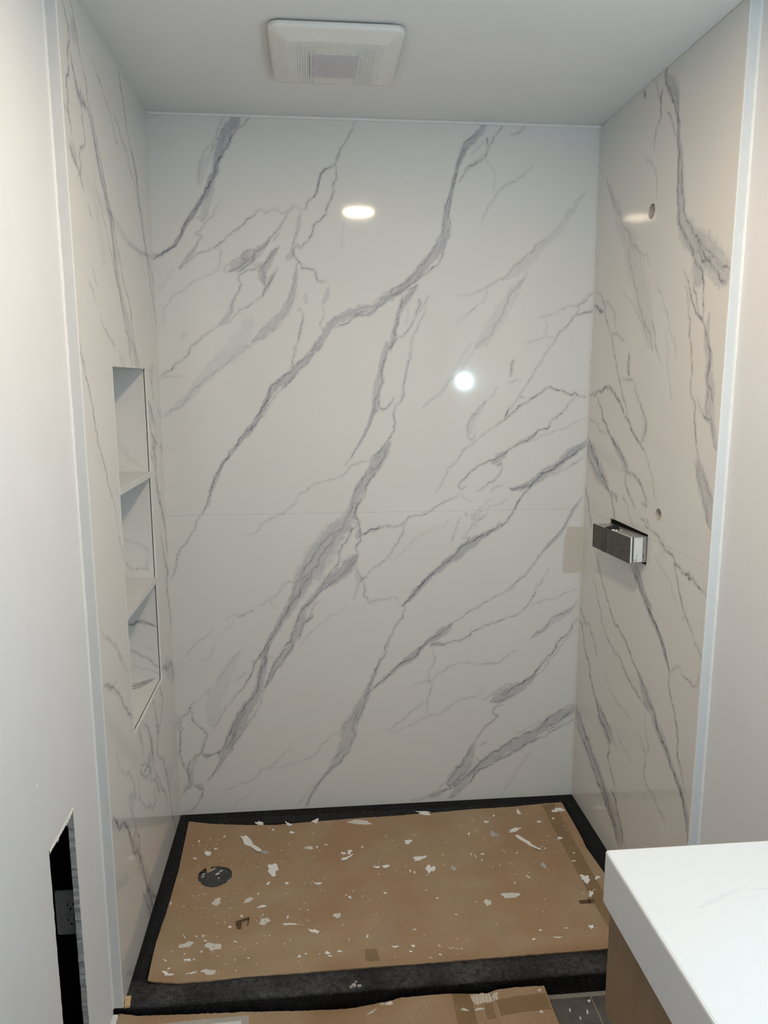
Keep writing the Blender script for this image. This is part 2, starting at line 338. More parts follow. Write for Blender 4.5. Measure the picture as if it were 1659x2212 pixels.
# ------------------------------------------------------------------ the marble print (mm on each panel): L width,strength points / B strength points with widths
VEINS = {
 'back': '''B0.75 288,2443,82 262,2406,61 244,2372,46 229,2338,33 216,2299,23 208,2260,21 189,2221,21 165,2182,17 141,2143,15 117,2112,15 100,2085,12 88,2063,11 71,2037,10 45,2019,9 13,2001,11 -1,1990,9
L2.8,0.50 246,2441 227,2401 207,2358 198,2311
L3.5,0.95 330,2444 312,2420 284,2400 270,2381 256,2355 240,2334 226,2312 214,2290 211,2269 198,2239 179,2213 165,2186 157,2167 136,2147 113,2116 98,2090 90,2063 76,2039 59,2028 36,2016 22,2003 13,2001 7,2009 0,2001
L3.5,0.30 207,2358 180,2332 165,2302 159,2268 156,2234
B0.20 183,2311,33 168,2268,26 158,2225,17
B0.35 208,2243,13 193,2204,25 177,2161,30 162,2117,22
L2.9,0.45 206,2153 199,2131 180,2117 166,2108 154,2126 140,2128
L2.9,0.30 206,2153 214,2166 227,2177
L3.0,0.60 170,2100 152,2082 140,2077 156,2069 160,2062 146,2047 136,2029 122,2011 107,1993 83,1964
B0.30 144,2047,13 126,2015,17 103,1989,13 79,1962,6
L3.6,0.60 358,2158 344,2151 321,2129 293,2104 265,2086 246,2070 223,2050 204,2034 181,2021 154,2016 135,2007 121,1993 93,1971 83,1962
L3.0,0.50 358,2158 371,2143 385,2152 406,2159 422,2144 440,2148 454,2160 468,2171 486,2158 502,2158
L4.2,0.70 502,2158 505,2176 524,2194 540,2212 547,2242 552,2268 566,2284 589,2293 603,2304
B0.50 540,2212,8 545,2238,9 552,2268,6 576,2289,7
L3.6,0.55 673,2439 659,2409 641,2378 622,2352 608,2326 603,2304
B0.30 617,2339,10 606,2309,13
L3.6,0.75 603,2300 605,2270 603,2252 593,2226 595,2213 586,2191 574,2164 569,2142 550,2124 527,2106 522,2079 507,2057 489,2043 479,2034 475,2045 458,2029
B0.30 486,2149,13 481,2110,13 466,2065,11 456,2029,13
L3.0,0.35 481,2136 471,2100 461,2060 456,2029
L3.6,0.75 456,2029 460,2011 478,1989 487,1969 508,1970 524,1967 531,1945 538,1931 561,1929
B0.40 456,2034,18 451,2011,22 437,1998,18
L3.5,0.65 459,2158 440,2144 426,2117 407,2091 385,2068 373,2046 355,2032 336,2023 318,2027 294,2014 271,1995 252,1982 229,1957
B0.50 383,2068,13 364,2041,18 340,2019,31 308,2000,40 270,1973,30 242,1957,9
L3.0,0.45 425,2109 411,2077 392,2055
L3.0,0.55 308,2018 290,2000 312,1992 289,1982 261,1960 238,1955
L3.6,0.65 336,2023 326,1996 298,1974 270,1955
L3.0,0.60 331,2018 317,1992 330,1978 349,1983 339,1970 307,1962 279,1946 274,1933 284,1915 277,1897 263,1879 253,1861 250,1833 237,1810 213,1792
B0.30 258,1865,11 247,1829,18 228,1801,18 204,1783,9
L3.6,0.65 414,2038 396,2024 382,2006 367,1988 358,1974 343,1961
B0.50 410,2033,14 391,2015,22 376,1988,27 357,1956,36 352,1938,27 361,1916,14
L3.7,0.65 404,1970 394,1948 379,1925 365,1907 355,1884 348,1875
B0.40 394,1952,18 374,1916,16 355,1880,11
L3.0,0.55 353,1970 362,1947 366,1930 360,1907
L3.1,0.45 348,1875 327,1861 298,1841 270,1829 256,1811 236,1792 204,1781 180,1765 152,1742 118,1716 99,1695
B0.45 469,1985,13 466,1940,15 455,1894,22 443,1858,28 414,1816,28 380,1779,37 347,1752,32 313,1728,14
L3.0,0.30 459,1976 458,1926 448,1880 429,1844
L3.1,0.30 472,1885 442,1830 418,1794 384,1761 356,1742 318,1728 285,1705
B0.35 575,1909,18 568,1877,18 556,1859,14
B0.20 500,1890,18 499,1854,13
B0.30 470,1830,13 482,1840,9
L3.7,0.45 489,1826 479,1766 468,1729 458,1696
B0.30 486,1803,9 469,1738,9
L3.7,0.30 556,1863 555,1804 550,1766
B0.60 716,1846,43 683,1837,37 640,1823,31 602,1804,28 573,1776,27 554,1743,28 530,1711,28 515,1696,28
L3.8,0.75 716,1821 688,1818 669,1820 645,1800 616,1786 588,1776
L3.0,0.30 206,1959 173,1945 146,1932 117,1913 85,1890 52,1868 32,1841 26,1809 20,1782
L2.9,0.20 65,1962 41,1930 17,1899
B0.15 78,1737,18 102,1760,18
B0.15 311,1802,45 291,1747,56 238,1700,56
L3.0,0.35 218,2039 222,2017 216,1981 210,1964 196,1954
L3.0,0.20 629,2121 624,2076 619,2032
L3.4,0.30 -4,2424 17,2430 44,2437
B0.60 1101,2443,32 1087,2418,27 1053,2385,33 1029,2357,24 1015,2325,16 1005,2288,13 998,2251,12 987,2214,14 977,2177,16 973,2140,20 973,2107,24 964,2069,31 949,2041,33 925,2012,33 895,1979,33 865,1945,29 831,1916,29 796,1892,33 761,1867,33 726,1838,29 706,1819,24
L3.1,0.60 1096,2440 1072,2408 1033,2380 1022,2343 1010,2311 1006,2274 994,2242 982,2205 968,2172 965,2140 961,2112 956,2083 939,2050 915,2017 885,1983 855,1950 816,1916 776,1896 741,1872 726,1853
L3.7,0.75 1106,2441 1087,2404 1058,2376 1034,2344 1020,2316 1010,2288 1003,2252 994,2214 985,2168 980,2144 988,2107 974,2065 964,2022 955,2003 930,1979 900,1955 870,1931 836,1906 801,1887 761,1858 736,1838 716,1819
L3.1,0.60 876,1916 851,1907 821,1897
L3.6,0.60 1165,2442 1141,2410 1129,2387 1117,2373 1108,2346 1106,2332
L4.2,0.75 1109,2396 1110,2377 1115,2359
L4.2,0.50 1106,2332 1074,2317 1049,2308 1035,2284 1016,2256
B0.25 1108,2346,14 1069,2317,16 1040,2289,11
L3.1,0.30 1108,2327 1124,2309 1139,2282 1137,2250 1133,2231
L3.6,0.55 1239,2442 1225,2421 1210,2412 1190,2407
L3.0,0.30 1102,2386 1073,2358 1058,2344
L4.9,0.30 1268,2318 1239,2284 1210,2261 1165,2237 1141,2213 1126,2189 1107,2156 1093,2128
B0.22 1458,2238,14 1429,2205,19 1395,2162,24 1371,2114,29 1337,2080,29 1292,2046,33 1258,2002,38 1218,1968,43 1178,1944,40
L3.8,0.35 1324,2080 1292,2060 1267,2031 1232,1997 1198,1968 1148,1934 1107,1909 1067,1890
L5.1,0.30 1259,1974 1249,1945 1220,1910 1195,1881 1176,1822 1146,1778 1111,1738 1081,1709
B0.20 1249,1945,25 1210,1896,45 1170,1832,56 1131,1773,56 1086,1714,55
L5.0,0.25 1153,1929 1118,1890 1078,1846 1043,1816 1018,1797
L3.8,0.20 1017,1884 1042,1889 1067,1885
L3.9,0.50 1499,1904 1479,1889 1459,1864 1434,1854 1413,1854
L3.8,0.30 1413,1854 1382,1844 1341,1824 1305,1813
L4.6,0.50 1502,1844 1471,1834 1440,1824 1425,1809 1400,1779 1375,1754 1345,1710
B0.40 1502,1844,10 1456,1829,10
L4.0,0.30 1435,1824 1449,1854 1479,1889
L3.9,0.30 1326,1809 1331,1754 1365,1744 1365,1734
L3.8,0.30 1331,1749 1303,1739 1256,1724
B0.50 876,1921,18 846,1883,29 826,1854,25 811,1820,19 801,1776,19 791,1737,21 771,1698,24
L3.1,0.70 880,1921 861,1892 831,1863 816,1834 806,1805 798,1761 809,1747 824,1747 846,1771 871,1810 881,1840 891,1859 881,1873
L3.8,0.65 823,1882 823,1854 811,1824
L3.8,0.70 809,1744 796,1727 786,1698
L3.1,0.50 916,1883 901,1854 881,1825
B0.30 886,1873,14 881,1840,12
L3.2,0.30 841,1849 846,1820 834,1786
L3.8,0.40 906,1845 886,1796 866,1757 857,1698
B0.60 542,1722,28 518,1694,23 494,1666,27 460,1638,22 426,1605,38 388,1581,28 363,1544,24 348,1510,19 323,1468,14 298,1434,23 278,1410,16 254,1377,9 229,1343,7 204,1319,10 189,1290,13 173,1256,13 157,1218,10 141,1173,7 125,1139,5
L3.8,0.80 528,1727 509,1699 480,1666 451,1642 422,1619 397,1591 378,1586 368,1553 353,1520 328,1482 306,1444 293,1430 269,1410 254,1382 219,1334 194,1310 179,1281 160,1232 152,1198 138,1164 125,1139
L3.1,0.65 552,1722 523,1690 498,1657 474,1638 450,1614 426,1586 397,1558 377,1534 357,1501 332,1468 310,1439 288,1406
L3.2,0.55 467,1727 456,1685 446,1647 431,1624
L3.2,0.60 125,1139 100,1105 84,1070 68,1041 46,1021 30,991 23,946 12,916 7,906
L4.6,0.30 747,1333 708,1321 668,1309 639,1295 609,1266 560,1251 520,1242 486,1213 451,1174 411,1144 362,1120 322,1091 282,1061
B0.50 748,1633,24 738,1571,28 733,1523,28 728,1494,19 713,1456,14 694,1412,10 669,1368,7 644,1329,4
L3.2,0.50 747,1490 728,1494 718,1461 699,1422 684,1388 649,1334 624,1305
B0.22 293,1717,60 226,1679,60 173,1633,49 125,1582,37 76,1530,23 9,1483,13
L3.7,0.35 330,1726 292,1703 245,1675 206,1638 163,1610 124,1577 86,1535 70,1511 38,1502 8,1479
L4.3,0.55 164,1753 140,1734 119,1716 101,1688 82,1665 49,1642 20,1624 1,1612
L3.0,0.35 75,1614 38,1614 5,1603
B0.50 747,1333,29 728,1304,33 698,1255,39 668,1200,40 652,1150,34 632,1110,54 592,1070,81 557,1020,94 516,965,99 475,904,94 444,847,92
L3.3,0.65 728,1328 713,1294 688,1260 668,1225 653,1190 638,1135 617,1090 577,1061 537,1021 506,981 476,935 455,894 434,847
L4.0,0.75 747,1299 718,1264 698,1230 682,1180 662,1145 657,1120 672,1110 662,1084 637,1049 611,1009 601,978 596,948 565,912 540,872
L3.4,0.65 587,1055 556,1010 531,975 506,934 475,884 454,847
B0.65 666,977,30 631,942,51 590,906,51 550,876,42
L3.4,0.60 671,987 646,941 605,906 560,871 529,846
L4.0,0.75 657,1120 677,1074 679,1033 666,987
B0.40 667,1044,25 672,1069,19
L4.7,0.85 682,1051 702,1063 737,1075 747,1083
L4.1,0.75 661,941 666,920 681,889 696,899
L3.4,0.50 666,920 671,878 663,841
L3.4,0.40 746,949 716,924 696,899
L3.3,0.40 435,890 405,885 390,860 379,849
B0.50 771,1728,30 761,1679,25 751,1630,20 746,1590,31 735,1550,25 730,1510,20 720,1470,15
L3.2,0.70 791,1728 771,1684 756,1644 753,1615 763,1595 746,1570 728,1530 725,1495 715,1460
L3.8,0.75 745,1530 748,1505 761,1497 778,1510 796,1540
L3.2,0.60 728,1490 745,1500
L3.8,0.50 857,1713 859,1684 842,1630 834,1600 832,1545 817,1520 804,1515
B0.20 852,1699,10 834,1590,10 822,1530,15
L3.9,0.80 804,1515 802,1459 794,1419 776,1388 755,1363 735,1343 714,1317
B0.55 786,1388,10 771,1358,30 745,1322,47 719,1286,36
L3.3,0.65 781,1378 766,1332 740,1302 714,1271
B0.15 1070,1729,25 1030,1664,20 990,1600,20 940,1540,15 894,1499,10
L3.9,0.20 1101,1729 1051,1660 1000,1605 934,1534 899,1504
L4.6,0.35 1345,1720 1326,1680 1296,1630 1271,1584 1246,1544 1211,1498 1196,1473
L7.8,0.50 1222,1670 1214,1640 1208,1612
L3.3,0.35 1250,1597 1229,1600 1198,1592
L6.6,0.30 1167,1574 1126,1529 1096,1498 1070,1463 1060,1427 1063,1402 1077,1391 1097,1427
B0.20 1121,1524,15 1075,1458,31 1071,1417,36
L4.6,0.75 1484,1541 1463,1543 1446,1559 1436,1546 1415,1554 1398,1564 1377,1564 1356,1577 1335,1566 1309,1549 1283,1534 1263,1518 1232,1493 1201,1467 1180,1455 1160,1437
L4.0,0.35 1160,1437 1134,1422 1113,1406 1087,1386 1062,1366 1041,1345 1010,1304 984,1268 964,1226 948,1205
L4.0,0.85 1210,1503 1198,1478 1196,1467
L4.0,0.40 1246,1541 1262,1539
L4.0,0.70 1447,1538 1422,1513 1391,1477 1360,1451 1329,1426 1303,1405 1267,1384 1235,1369 1209,1354 1183,1333 1152,1318 1126,1308 1100,1298 1074,1277 1058,1256 1037,1241 1030,1225 1043,1214 1059,1225
B0.40 1314,1415,15 1277,1390,21 1235,1369,7
B0.50 1204,1344,21 1173,1323,35 1152,1308,21
L3.4,0.65 1187,1312 1179,1297 1168,1297 1184,1307 1187,1286 1175,1260 1154,1239 1133,1224 1101,1208
L3.4,0.30 1493,1466 1446,1446 1404,1425 1367,1415 1330,1405 1288,1384 1235,1369
B0.60 1497,1377,38 1450,1346,37 1408,1310,32 1372,1284,32 1330,1258,31 1298,1232,26 1261,1217,26 1224,1212,21
L4.8,0.80 1492,1364 1461,1346 1440,1326 1403,1305 1377,1284 1346,1269 1319,1248 1299,1227 1283,1206 1257,1174 1242,1143 1227,1116 1211,1090 1193,1074
L3.4,0.40 1497,1388 1450,1352 1414,1320
L4.1,0.45 1489,1325 1463,1304 1426,1284 1378,1263 1336,1242 1294,1216
L5.4,0.60 1218,1217 1229,1207 1261,1217 1293,1227
L4.1,0.75 1193,1074 1184,1090 1169,1069 1148,1053 1132,1043 1105,1038 1084,1022 1062,1012 1046,1007 1031,985 999,954 967,927 941,906 909,880 882,853 861,836
B0.60 1201,1084,21 1158,1058,15 1116,1038,26 1079,1011,42 1047,990,38 1010,959,31 967,922,26 925,890,16 872,842,15
L4.1,0.65 1051,1034 1073,1038 1057,1012
L3.4,0.40 1039,1114 1024,1066 1006,1018
L3.4,0.40 1093,1118 1083,1081 1062,1039
L3.4,0.40 1135,1123 1114,1102 1094,1070
L5.4,0.50 1058,1127 1063,1116
L3.4,0.40 1192,1226 1170,1223 1149,1202
L3.4,0.25 1076,1167 1049,1183 1038,1199
B0.20 1082,1119,31 1114,1107,31
L3.4,0.30 1220,1180 1167,1154 1114,1134 1082,1119
L3.4,0.30 1150,1176 1113,1145 1092,1129
L3.4,0.65 1028,1191 1001,1178 970,1163 944,1148 923,1132 902,1122 881,1122 854,1117 834,1096 813,1084 792,1081 776,1087 781,1079 766,1087 745,1077 734,1072 713,1067
L3.4,0.55 854,1117 839,1091 831,1059 813,1022 792,996 776,975 755,954 723,930
L3.4,0.30 779,975 792,958
L3.4,0.20 1008,1109 934,1073 886,1042 850,1011 802,969
L4.8,0.50 1490,1182 1464,1144 1444,1102 1424,1064 1398,1032 1371,1005 1350,978 1330,951 1298,908 1266,876 1234,849 1207,826
B0.35 1490,1176,10 1459,1134,16 1439,1096,10 1382,1016,19 1345,973,10
L3.5,0.35 1375,912 1354,879 1344,857 1322,836
B0.55 498,914,89 457,843,66 421,792,44 390,746,30 364,700,25 343,663,21 327,621,25 320,574,31 309,526,31 298,478,35 282,446,40 255,409,47 228,356,58 206,313,52 185,270,42 168,237,21 146,194,10 125,162,7 103,135,6
L4.1,0.75 491,915 458,859 432,818 411,777 385,736 359,694 340,663 317,627 296,596 285,564 258,517 227,475 195,433
L3.5,0.45 195,433 164,391 147,359 132,344
L3.3,0.50 443,864 427,828 411,782
L4.2,0.80 340,663 332,626 326,584 310,547 301,515 295,483 277,452 251,426 229,394 208,356 197,324 175,281 156,249
B0.50 598,912,46 563,887,39 533,862,26 502,821,20 471,785,25 460,744,35 444,692,30 423,650,24 392,608,24 366,572,23 345,530,17 323,488,13
L4.1,0.65 538,867 512,826 486,801 461,780 448,744 424,687 403,650 372,604 350,562 334,519 323,488
L3.5,0.60 522,810 501,784 475,738 465,717 449,670 412,618 386,576 355,540 334,503 323,485
L4.1,0.75 501,764 475,733
L4.2,0.60 281,591 286,596 296,585
L3.5,0.35 260,554 239,534 218,519
L3.4,0.30 290,564 357,604 342,610
L3.5,0.50 323,485 309,445 290,402 264,360 237,317 210,285 189,242 167,215 146,183 124,156 103,135
L4.2,0.65 255,414 234,383 217,340 201,296 179,259
L3.5,0.50 233,339 212,312 195,286
L4.1,0.60 70,444 49,418 38,397 18,387 12,360 21,343 10,316
L4.2,0.70 49,418 59,401 58,374 77,352 101,334 110,317 102,296 93,269 87,247 62,232 40,205 29,172 38,144 42,121 20,100
L4.2,0.75 87,241 107,229 133,239 148,244 155,216
B0.40 97,230,26 112,235,21
L4.3,0.60 148,244 164,260
B0.40 148,247,21 156,238,15
L4.2,0.65 8,393 8,338 11,295 7,251 13,223 20,195 31,172
L3.6,0.40 72,231 50,199 43,155
B0.30 39,183,21 42,138,27 20,100,21
B0.35 67,114,32 82,108,25
L4.2,0.55 42,121 72,108 86,96 70,58 53,31 37,14
L3.6,0.50 10,84 41,110
L3.5,0.50 11,10 42,20
B0.15 232,625,29 200,567,49 168,504,59 135,425,63 122,355,51
L3.4,0.30 242,635 211,604 180,558 153,516
L4.1,0.40 127,495 112,475
L3.5,0.20 117,490 101,470 81,449
L3.4,0.35 423,891 393,866 377,840 347,826 312,800
L3.4,0.30 347,826 357,804 376,791
L5.4,0.40 292,786 266,776 242,766 236,761
L3.3,0.30 227,772 192,752
L3.4,0.20 227,767 195,721 165,696
L4.0,0.25 146,717 105,682 69,652 43,621
L3.4,0.25 149,659 138,628 107,603
L4.1,0.20 623,794 572,761 520,721 495,695 448,644
L3.4,0.60 669,910 679,884 694,847 689,826 709,799 734,809 780,813
L3.4,0.40 669,890 658,843 653,817
L4.7,0.75 699,899 674,879
L3.5,0.70 780,659 765,622 768,606 750,579 734,547 718,510 705,466 692,423 676,374 660,325
B0.45 744,574,10 718,504,21 697,445,32 666,397,43 644,348,54 628,304,65 618,260,52 596,210,43 570,172,27 543,140,13 516,107,10 489,63,16 467,12,22
L3.5,0.50 780,529 749,498 723,477 705,456
L3.6,0.60 687,418 655,358 644,314 654,292 633,231 606,198 569,166 538,134 511,96 484,52 467,7
L3.6,0.40 697,450 666,397 634,348 597,311
L3.6,0.50 559,190 591,216 612,243
L3.6,0.30 431,15 463,53 516,107
L3.6,0.35 597,311 560,290 534,264 513,231 502,215 466,200 429,191
L4.3,0.30 420,239 383,221 356,194 325,174 288,142 226,117 163,81
L3.5,0.30 429,188 372,171 325,174
L3.5,0.20 276,92 223,49 196,17
L4.9,0.80 946,903 914,882 888,850 861,818 835,791 827,786
B0.50 941,903,21 888,850,21 845,802,21
L3.5,0.70 840,780 832,758 819,731 797,698 781,666 765,633 768,607 744,577 727,544 711,516
L3.4,0.35 712,800 739,808 755,807 781,820 808,820 813,797
L4.2,0.75 1013,714 981,687 954,665 922,644 895,622 884,595 857,579 825,568 803,547 765,503 738,487 711,459
B0.55 1013,711,32 986,687,43 954,660,27 911,633,13 879,600,32 852,579,33 819,557,16 781,519,10 722,470,8
L4.9,0.40 1282,889 1245,846 1207,825 1164,804 1126,783 1089,762 1056,735 1019,714
L4.9,0.50 933,632 949,637 982,631 1014,644 1058,651 1085,672 1112,688 1145,704 1188,717 1232,732 1276,750 1297,772 1313,800 1328,833 1354,865
B0.50 933,630,10 960,637,21 993,636,8
L4.2,0.30 1489,834 1439,818 1379,792 1314,772
L5.0,0.30 944,621 955,581 944,553 928,536 929,491 945,478 934,444 924,404 922,364
L4.3,0.35 927,413 896,394 847,356 803,323 770,301
L5.8,0.25 874,481 918,491 945,496 983,528 1016,550 1060,560 1115,552 1165,553 1209,566 1242,588 1274,603
L5.8,0.25 1134,448 1117,425 1084,421 1045,411 996,378 946,357 902,342 831,310 782,289
L5.7,0.40 1491,783 1464,756 1420,735 1382,702 1339,670 1312,636
B0.30 1475,761,22 1426,729,33 1377,691,21 1323,647,16
L5.1,0.80 1491,716 1473,682 1446,649 1414,616 1387,576 1360,543 1339,515 1323,492 1295,476 1262,460 1240,444 1224,427
L5.8,0.75 1416,621 1414,598
L3.6,0.35 1485,670 1426,604 1388,559 1356,508 1328,486
B0.50 1339,503,22 1306,470,33 1268,448,46 1235,432,57 1201,416,45 1174,406,21
L3.6,0.50 1267,471 1228,467 1195,445 1168,429 1134,410
L4.4,0.70 1257,425 1230,409 1202,396 1174,397 1168,403
L3.6,0.60 1240,449 1218,433 1207,427 1230,415
L3.7,0.65 1213,386 1191,382 1177,364 1181,350 1198,343 1176,318 1148,301 1126,267 1110,244
L4.5,0.65 1110,244 1094,215 1077,180 1061,145 1033,117 1011,88 1003,76 1014,58 1034,74 1067,109 1095,143 1123,172
B0.50 1110,232,17 1094,191,34 1067,139,46 1034,99,57 1011,70,34
L5.9,0.50 1155,236 1133,225
B0.50 1492,357,77 1447,335,65 1397,308,46 1358,274,34 1319,246,46 1269,218,57 1224,197,52 1179,175,46 1146,153,40 1112,124,34 1079,90,29 1046,50,40 1018,15,35
L4.5,0.70 1492,374 1452,358 1408,331 1375,297 1353,274 1313,267 1268,248 1235,226 1201,198 1157,170 1123,142 1090,108 1051,80 1017,51 967,30 910,15 871,11
L4.5,0.65 1494,315 1444,288 1399,266 1359,244 1320,228 1286,200 1247,178 1202,162 1157,134 1113,106 1096,77 1057,43 1024,12
L3.7,0.60 1487,345 1437,312 1386,290
L3.7,0.50 1455,293 1409,283 1370,267
B0.30 933,20,23 978,35,23 1000,52,17
L3.8,0.40 1006,82 972,48 922,26
L3.7,0.30 1368,321 1324,293 1268,266
L5.9,0.20 1332,197 1305,151 1272,98 1239,51 1206,10''',
 'right': '''B0.50 -478,2439,40 -489,2412,50 -514,2385,55 -544,2357,47 -556,2324,31 -563,2292,23 -572,2251,23 -584,2213,24 -593,2172,35 -601,2134,42 -606,2098,46 -614,2064,47 -612,2028,46 -640,1993,69 -682,1962,82 -735,1927,92 -774,1898,83
L7.5,0.65 -485,2443 -469,2431 -484,2402 -516,2366 -540,2338 -561,2304 -571,2260 -575,2230 -586,2197 -587,2162 -588,2132 -585,2109 -592,2077 -607,2044 -608,2014 -641,1981 -677,1948 -694,1916 -714,1904
L6.3,0.50 -527,2386 -553,2345 -564,2306
L7.0,0.55 -588,2202 -607,2159 -610,2115 -629,2069 -630,2042 -664,2003 -700,1964 -740,1935 -783,1911 -819,1888
L6.7,0.50 -402,2440 -429,2409 -451,2377 -454,2358 -460,2337 -459,2322 -432,2303 -427,2279 -428,2248
L8.0,0.65 -459,2398 -452,2374 -454,2358
L11.4,0.55 -329,2438 -348,2415
L7.7,0.40 -494,2326 -524,2304 -542,2275 -566,2247
L7.0,0.25 -361,2254 -404,2226 -439,2191 -456,2152 -467,2093
B0.25 -72,2261,21 -131,2188,32 -188,2115,63 -241,2065,79 -291,2021,77 -332,1973,77
L9.5,0.25 -72,2257 -143,2171 -209,2100 -280,2041 -346,1991 -401,1952
B0.55 -690,1963,71 -737,1931,86 -789,1896,94 -838,1863,88 -873,1839,74
L6.9,0.65 -643,1978 -686,1940 -704,1913 -729,1885 -752,1868 -764,1837 -764,1806 -772,1775 -769,1748
L6.6,0.65 -696,1968 -738,1924 -783,1890 -826,1861 -842,1836 -868,1827
L7.0,0.60 -709,1929 -740,1907 -790,1889
L5.3,0.50 -768,1903 -816,1889 -851,1864 -882,1856
B0.50 -720,1903,52 -730,1875,67 -737,1850,61
L6.8,0.70 -656,1885 -683,1853 -698,1820 -721,1787 -754,1756 -769,1745 -786,1720 -805,1685 -820,1651 -817,1624 -814,1596 -834,1573 -847,1546
B0.45 -801,1759,34 -795,1706,34 -815,1658,34 -818,1613,41 -834,1573,48 -836,1535,50 -843,1505,33 -861,1472,24 -880,1429,20
L5.9,0.50 -713,1846 -728,1817 -735,1792 -760,1759
L5.9,0.60 -662,1842 -691,1797 -708,1749 -706,1711 -724,1661 -733,1625 -730,1590 -739,1554 -764,1530 -767,1484 -780,1442 -796,1400 -822,1368
L5.6,0.65 -818,1590 -818,1545 -823,1504 -841,1498 -809,1507 -786,1523
L5.8,0.40 -768,1551 -801,1517
L6.6,0.50 -844,1502 -854,1471 -880,1429
B0.50 -789,1396,17 -817,1353,52 -843,1314,59 -869,1272,51 -881,1232,33
L5.8,0.50 -782,1395 -795,1354 -829,1312 -855,1273 -878,1231
L5.6,0.50 -822,1368 -854,1333 -879,1298 -886,1289
B0.20 -261,2032,104 -312,1966,103 -371,1897,107 -408,1833,111 -457,1749,86 -492,1688,41
L8.9,0.30 -287,1998 -316,1933 -354,1871 -392,1810 -448,1750 -494,1680
L7.2,0.30 -361,1966 -442,1926
L7.9,0.20 -492,1889 -536,1827 -576,1778 -617,1716 -641,1652
L8.3,0.30 -472,1772 -520,1683 -550,1651
L6.4,0.20 -564,1742 -608,1604 -641,1537
L7.6,0.20 -237,1884 -329,1832 -417,1768 -461,1717
L8.5,0.45 -26,1906 -60,1891 -95,1860 -113,1818 -149,1770 -176,1742 -206,1691 -235,1642 -263,1598 -292,1550 -330,1507 -345,1469
L12.6,0.65 -7,1855 -54,1839 -99,1828
L8.5,0.30 -101,1860 -164,1840 -202,1810 -215,1757
L8.3,0.35 -175,1751 -222,1748 -290,1726
L15.5,0.55 -328,1682 -327,1649 -337,1614
L7.7,0.40 -285,1604 -339,1600 -370,1597
L11.8,0.35 -381,1593 -396,1556 -440,1515 -474,1476 -474,1447 -454,1417
B0.20 -451,1508,44 -472,1459,43 -458,1417,33
L10.0,0.65 1,1542 -52,1546 -70,1560 -115,1558 -162,1575 -186,1578 -223,1558 -260,1536 -297,1511 -333,1482 -368,1453 -402,1430 -445,1408 -476,1390
L7.2,0.30 -476,1390 -503,1363 -522,1333 -550,1291 -579,1243
L10.3,0.65 -79,1541 -122,1500 -165,1455 -206,1421 -257,1388 -305,1365 -336,1338 -355,1313
B0.45 -219,1412,25 -269,1380,37 -329,1346,35 -360,1318,58
L9.1,0.30 -1,1469 -64,1455 -119,1424 -182,1415
L9.1,0.55 -350,1313 -386,1315 -429,1305 -461,1288 -483,1270 -504,1252 -512,1228 -478,1231
L8.0,0.60 -351,1304 -349,1273 -373,1254 -408,1228 -431,1210
B0.55 1,1377,56 -52,1337,86 -124,1286,81 -178,1259,52 -217,1236,32
L10.8,0.70 4,1402 -65,1338 -123,1296 -177,1264 -218,1232 -251,1204 -274,1166 -289,1136
L9.2,0.40 -12,1323 -85,1287 -153,1256 -205,1235
L16.9,0.50 -224,1233 -277,1227 -291,1210
L11.8,0.50 12,1240 -15,1193 -50,1133 -77,1082
L7.9,0.30 -367,1222 -394,1178 -429,1149
L8.0,0.40 -333,1230 -367,1218
L7.2,0.40 -474,1184 -534,1165 -591,1156
L7.2,0.50 -517,1191 -572,1160 -608,1154
L10.3,0.50 -120,1007 -153,972 -177,941 -209,903 -254,863 -297,825 -361,801 -411,778 -461,747 -509,717 -542,706
B0.50 -521,707,30 -556,679,53 -591,647,59 -633,629,33 -666,598,44 -707,573,48 -737,557,32 -786,517,20 -824,494,30 -853,463,28 -871,422,30 -881,373,24
L8.2,0.70 -521,707 -567,674 -611,647 -653,624 -667,594 -698,573 -738,552 -777,520 -815,497 -844,470 -867,420 -880,368
L10.2,0.45 -113,898 -160,858 -193,819 -212,772 -270,734 -324,712 -399,694 -437,669 -485,645 -552,635 -604,625
B0.55 -457,1026,72 -482,1000,53 -518,968,41 -563,936,40 -596,905,27 -639,875,22 -681,837,26 -713,797,21
L10.1,0.75 -430,1024 -472,997 -508,965 -552,937 -596,905 -638,879 -670,850 -703,810 -724,782
L7.4,0.40 -466,1038 -491,1012 -550,954 -584,924
L6.5,0.65 -718,794 -714,762 -732,726 -763,688 -786,647 -794,616 -789,596 -805,566 -827,530 -848,499
L7.5,0.65 -602,1149 -642,1127 -660,1123 -696,1118 -725,1096 -751,1086 -776,1085 -791,1092 -789,1076 -808,1085 -828,1075 -863,1065 -883,1057
L7.6,0.50 -696,1118 -708,1092 -730,1060 -743,1027 -763,1000 -792,968 -837,930
L6.8,0.20 -558,1118 -631,1069 -700,1023 -740,981
L6.2,0.30 -768,960 -782,977
L6.0,0.50 -837,926 -871,902 -884,891
L6.2,0.40 -789,810 -814,807 -854,801 -871,820 -875,844
L6.5,0.25 -724,784 -754,817 -778,826 -789,810
L11.9,0.35 26,799 -11,753 -90,728 -153,688 -202,635
L11.5,0.65 19,738 -54,654 -91,599 -128,546 -178,494 -225,454 -270,420 -326,394 -352,391
B0.50 -193,484,23 -254,440,58 -312,408,71 -340,390,35
L8.9,0.50 -237,465 -294,442 -348,421 -389,399
L8.8,0.60 -328,384 -338,352 -321,332 -351,305 -380,273 -408,246
B0.50 -13,347,84 -82,302,83 -163,262,70 -224,237,76 -298,205,58 -341,180,70 -396,153,83 -448,132,72 -471,94,74
L11.4,0.65 15,376 -61,345 -113,300 -177,269 -237,244 -296,215 -326,188 -356,162 -410,136 -455,78
L11.4,0.65 15,304 -86,275 -181,237 -244,191 -316,166 -372,139 -428,98 -449,75
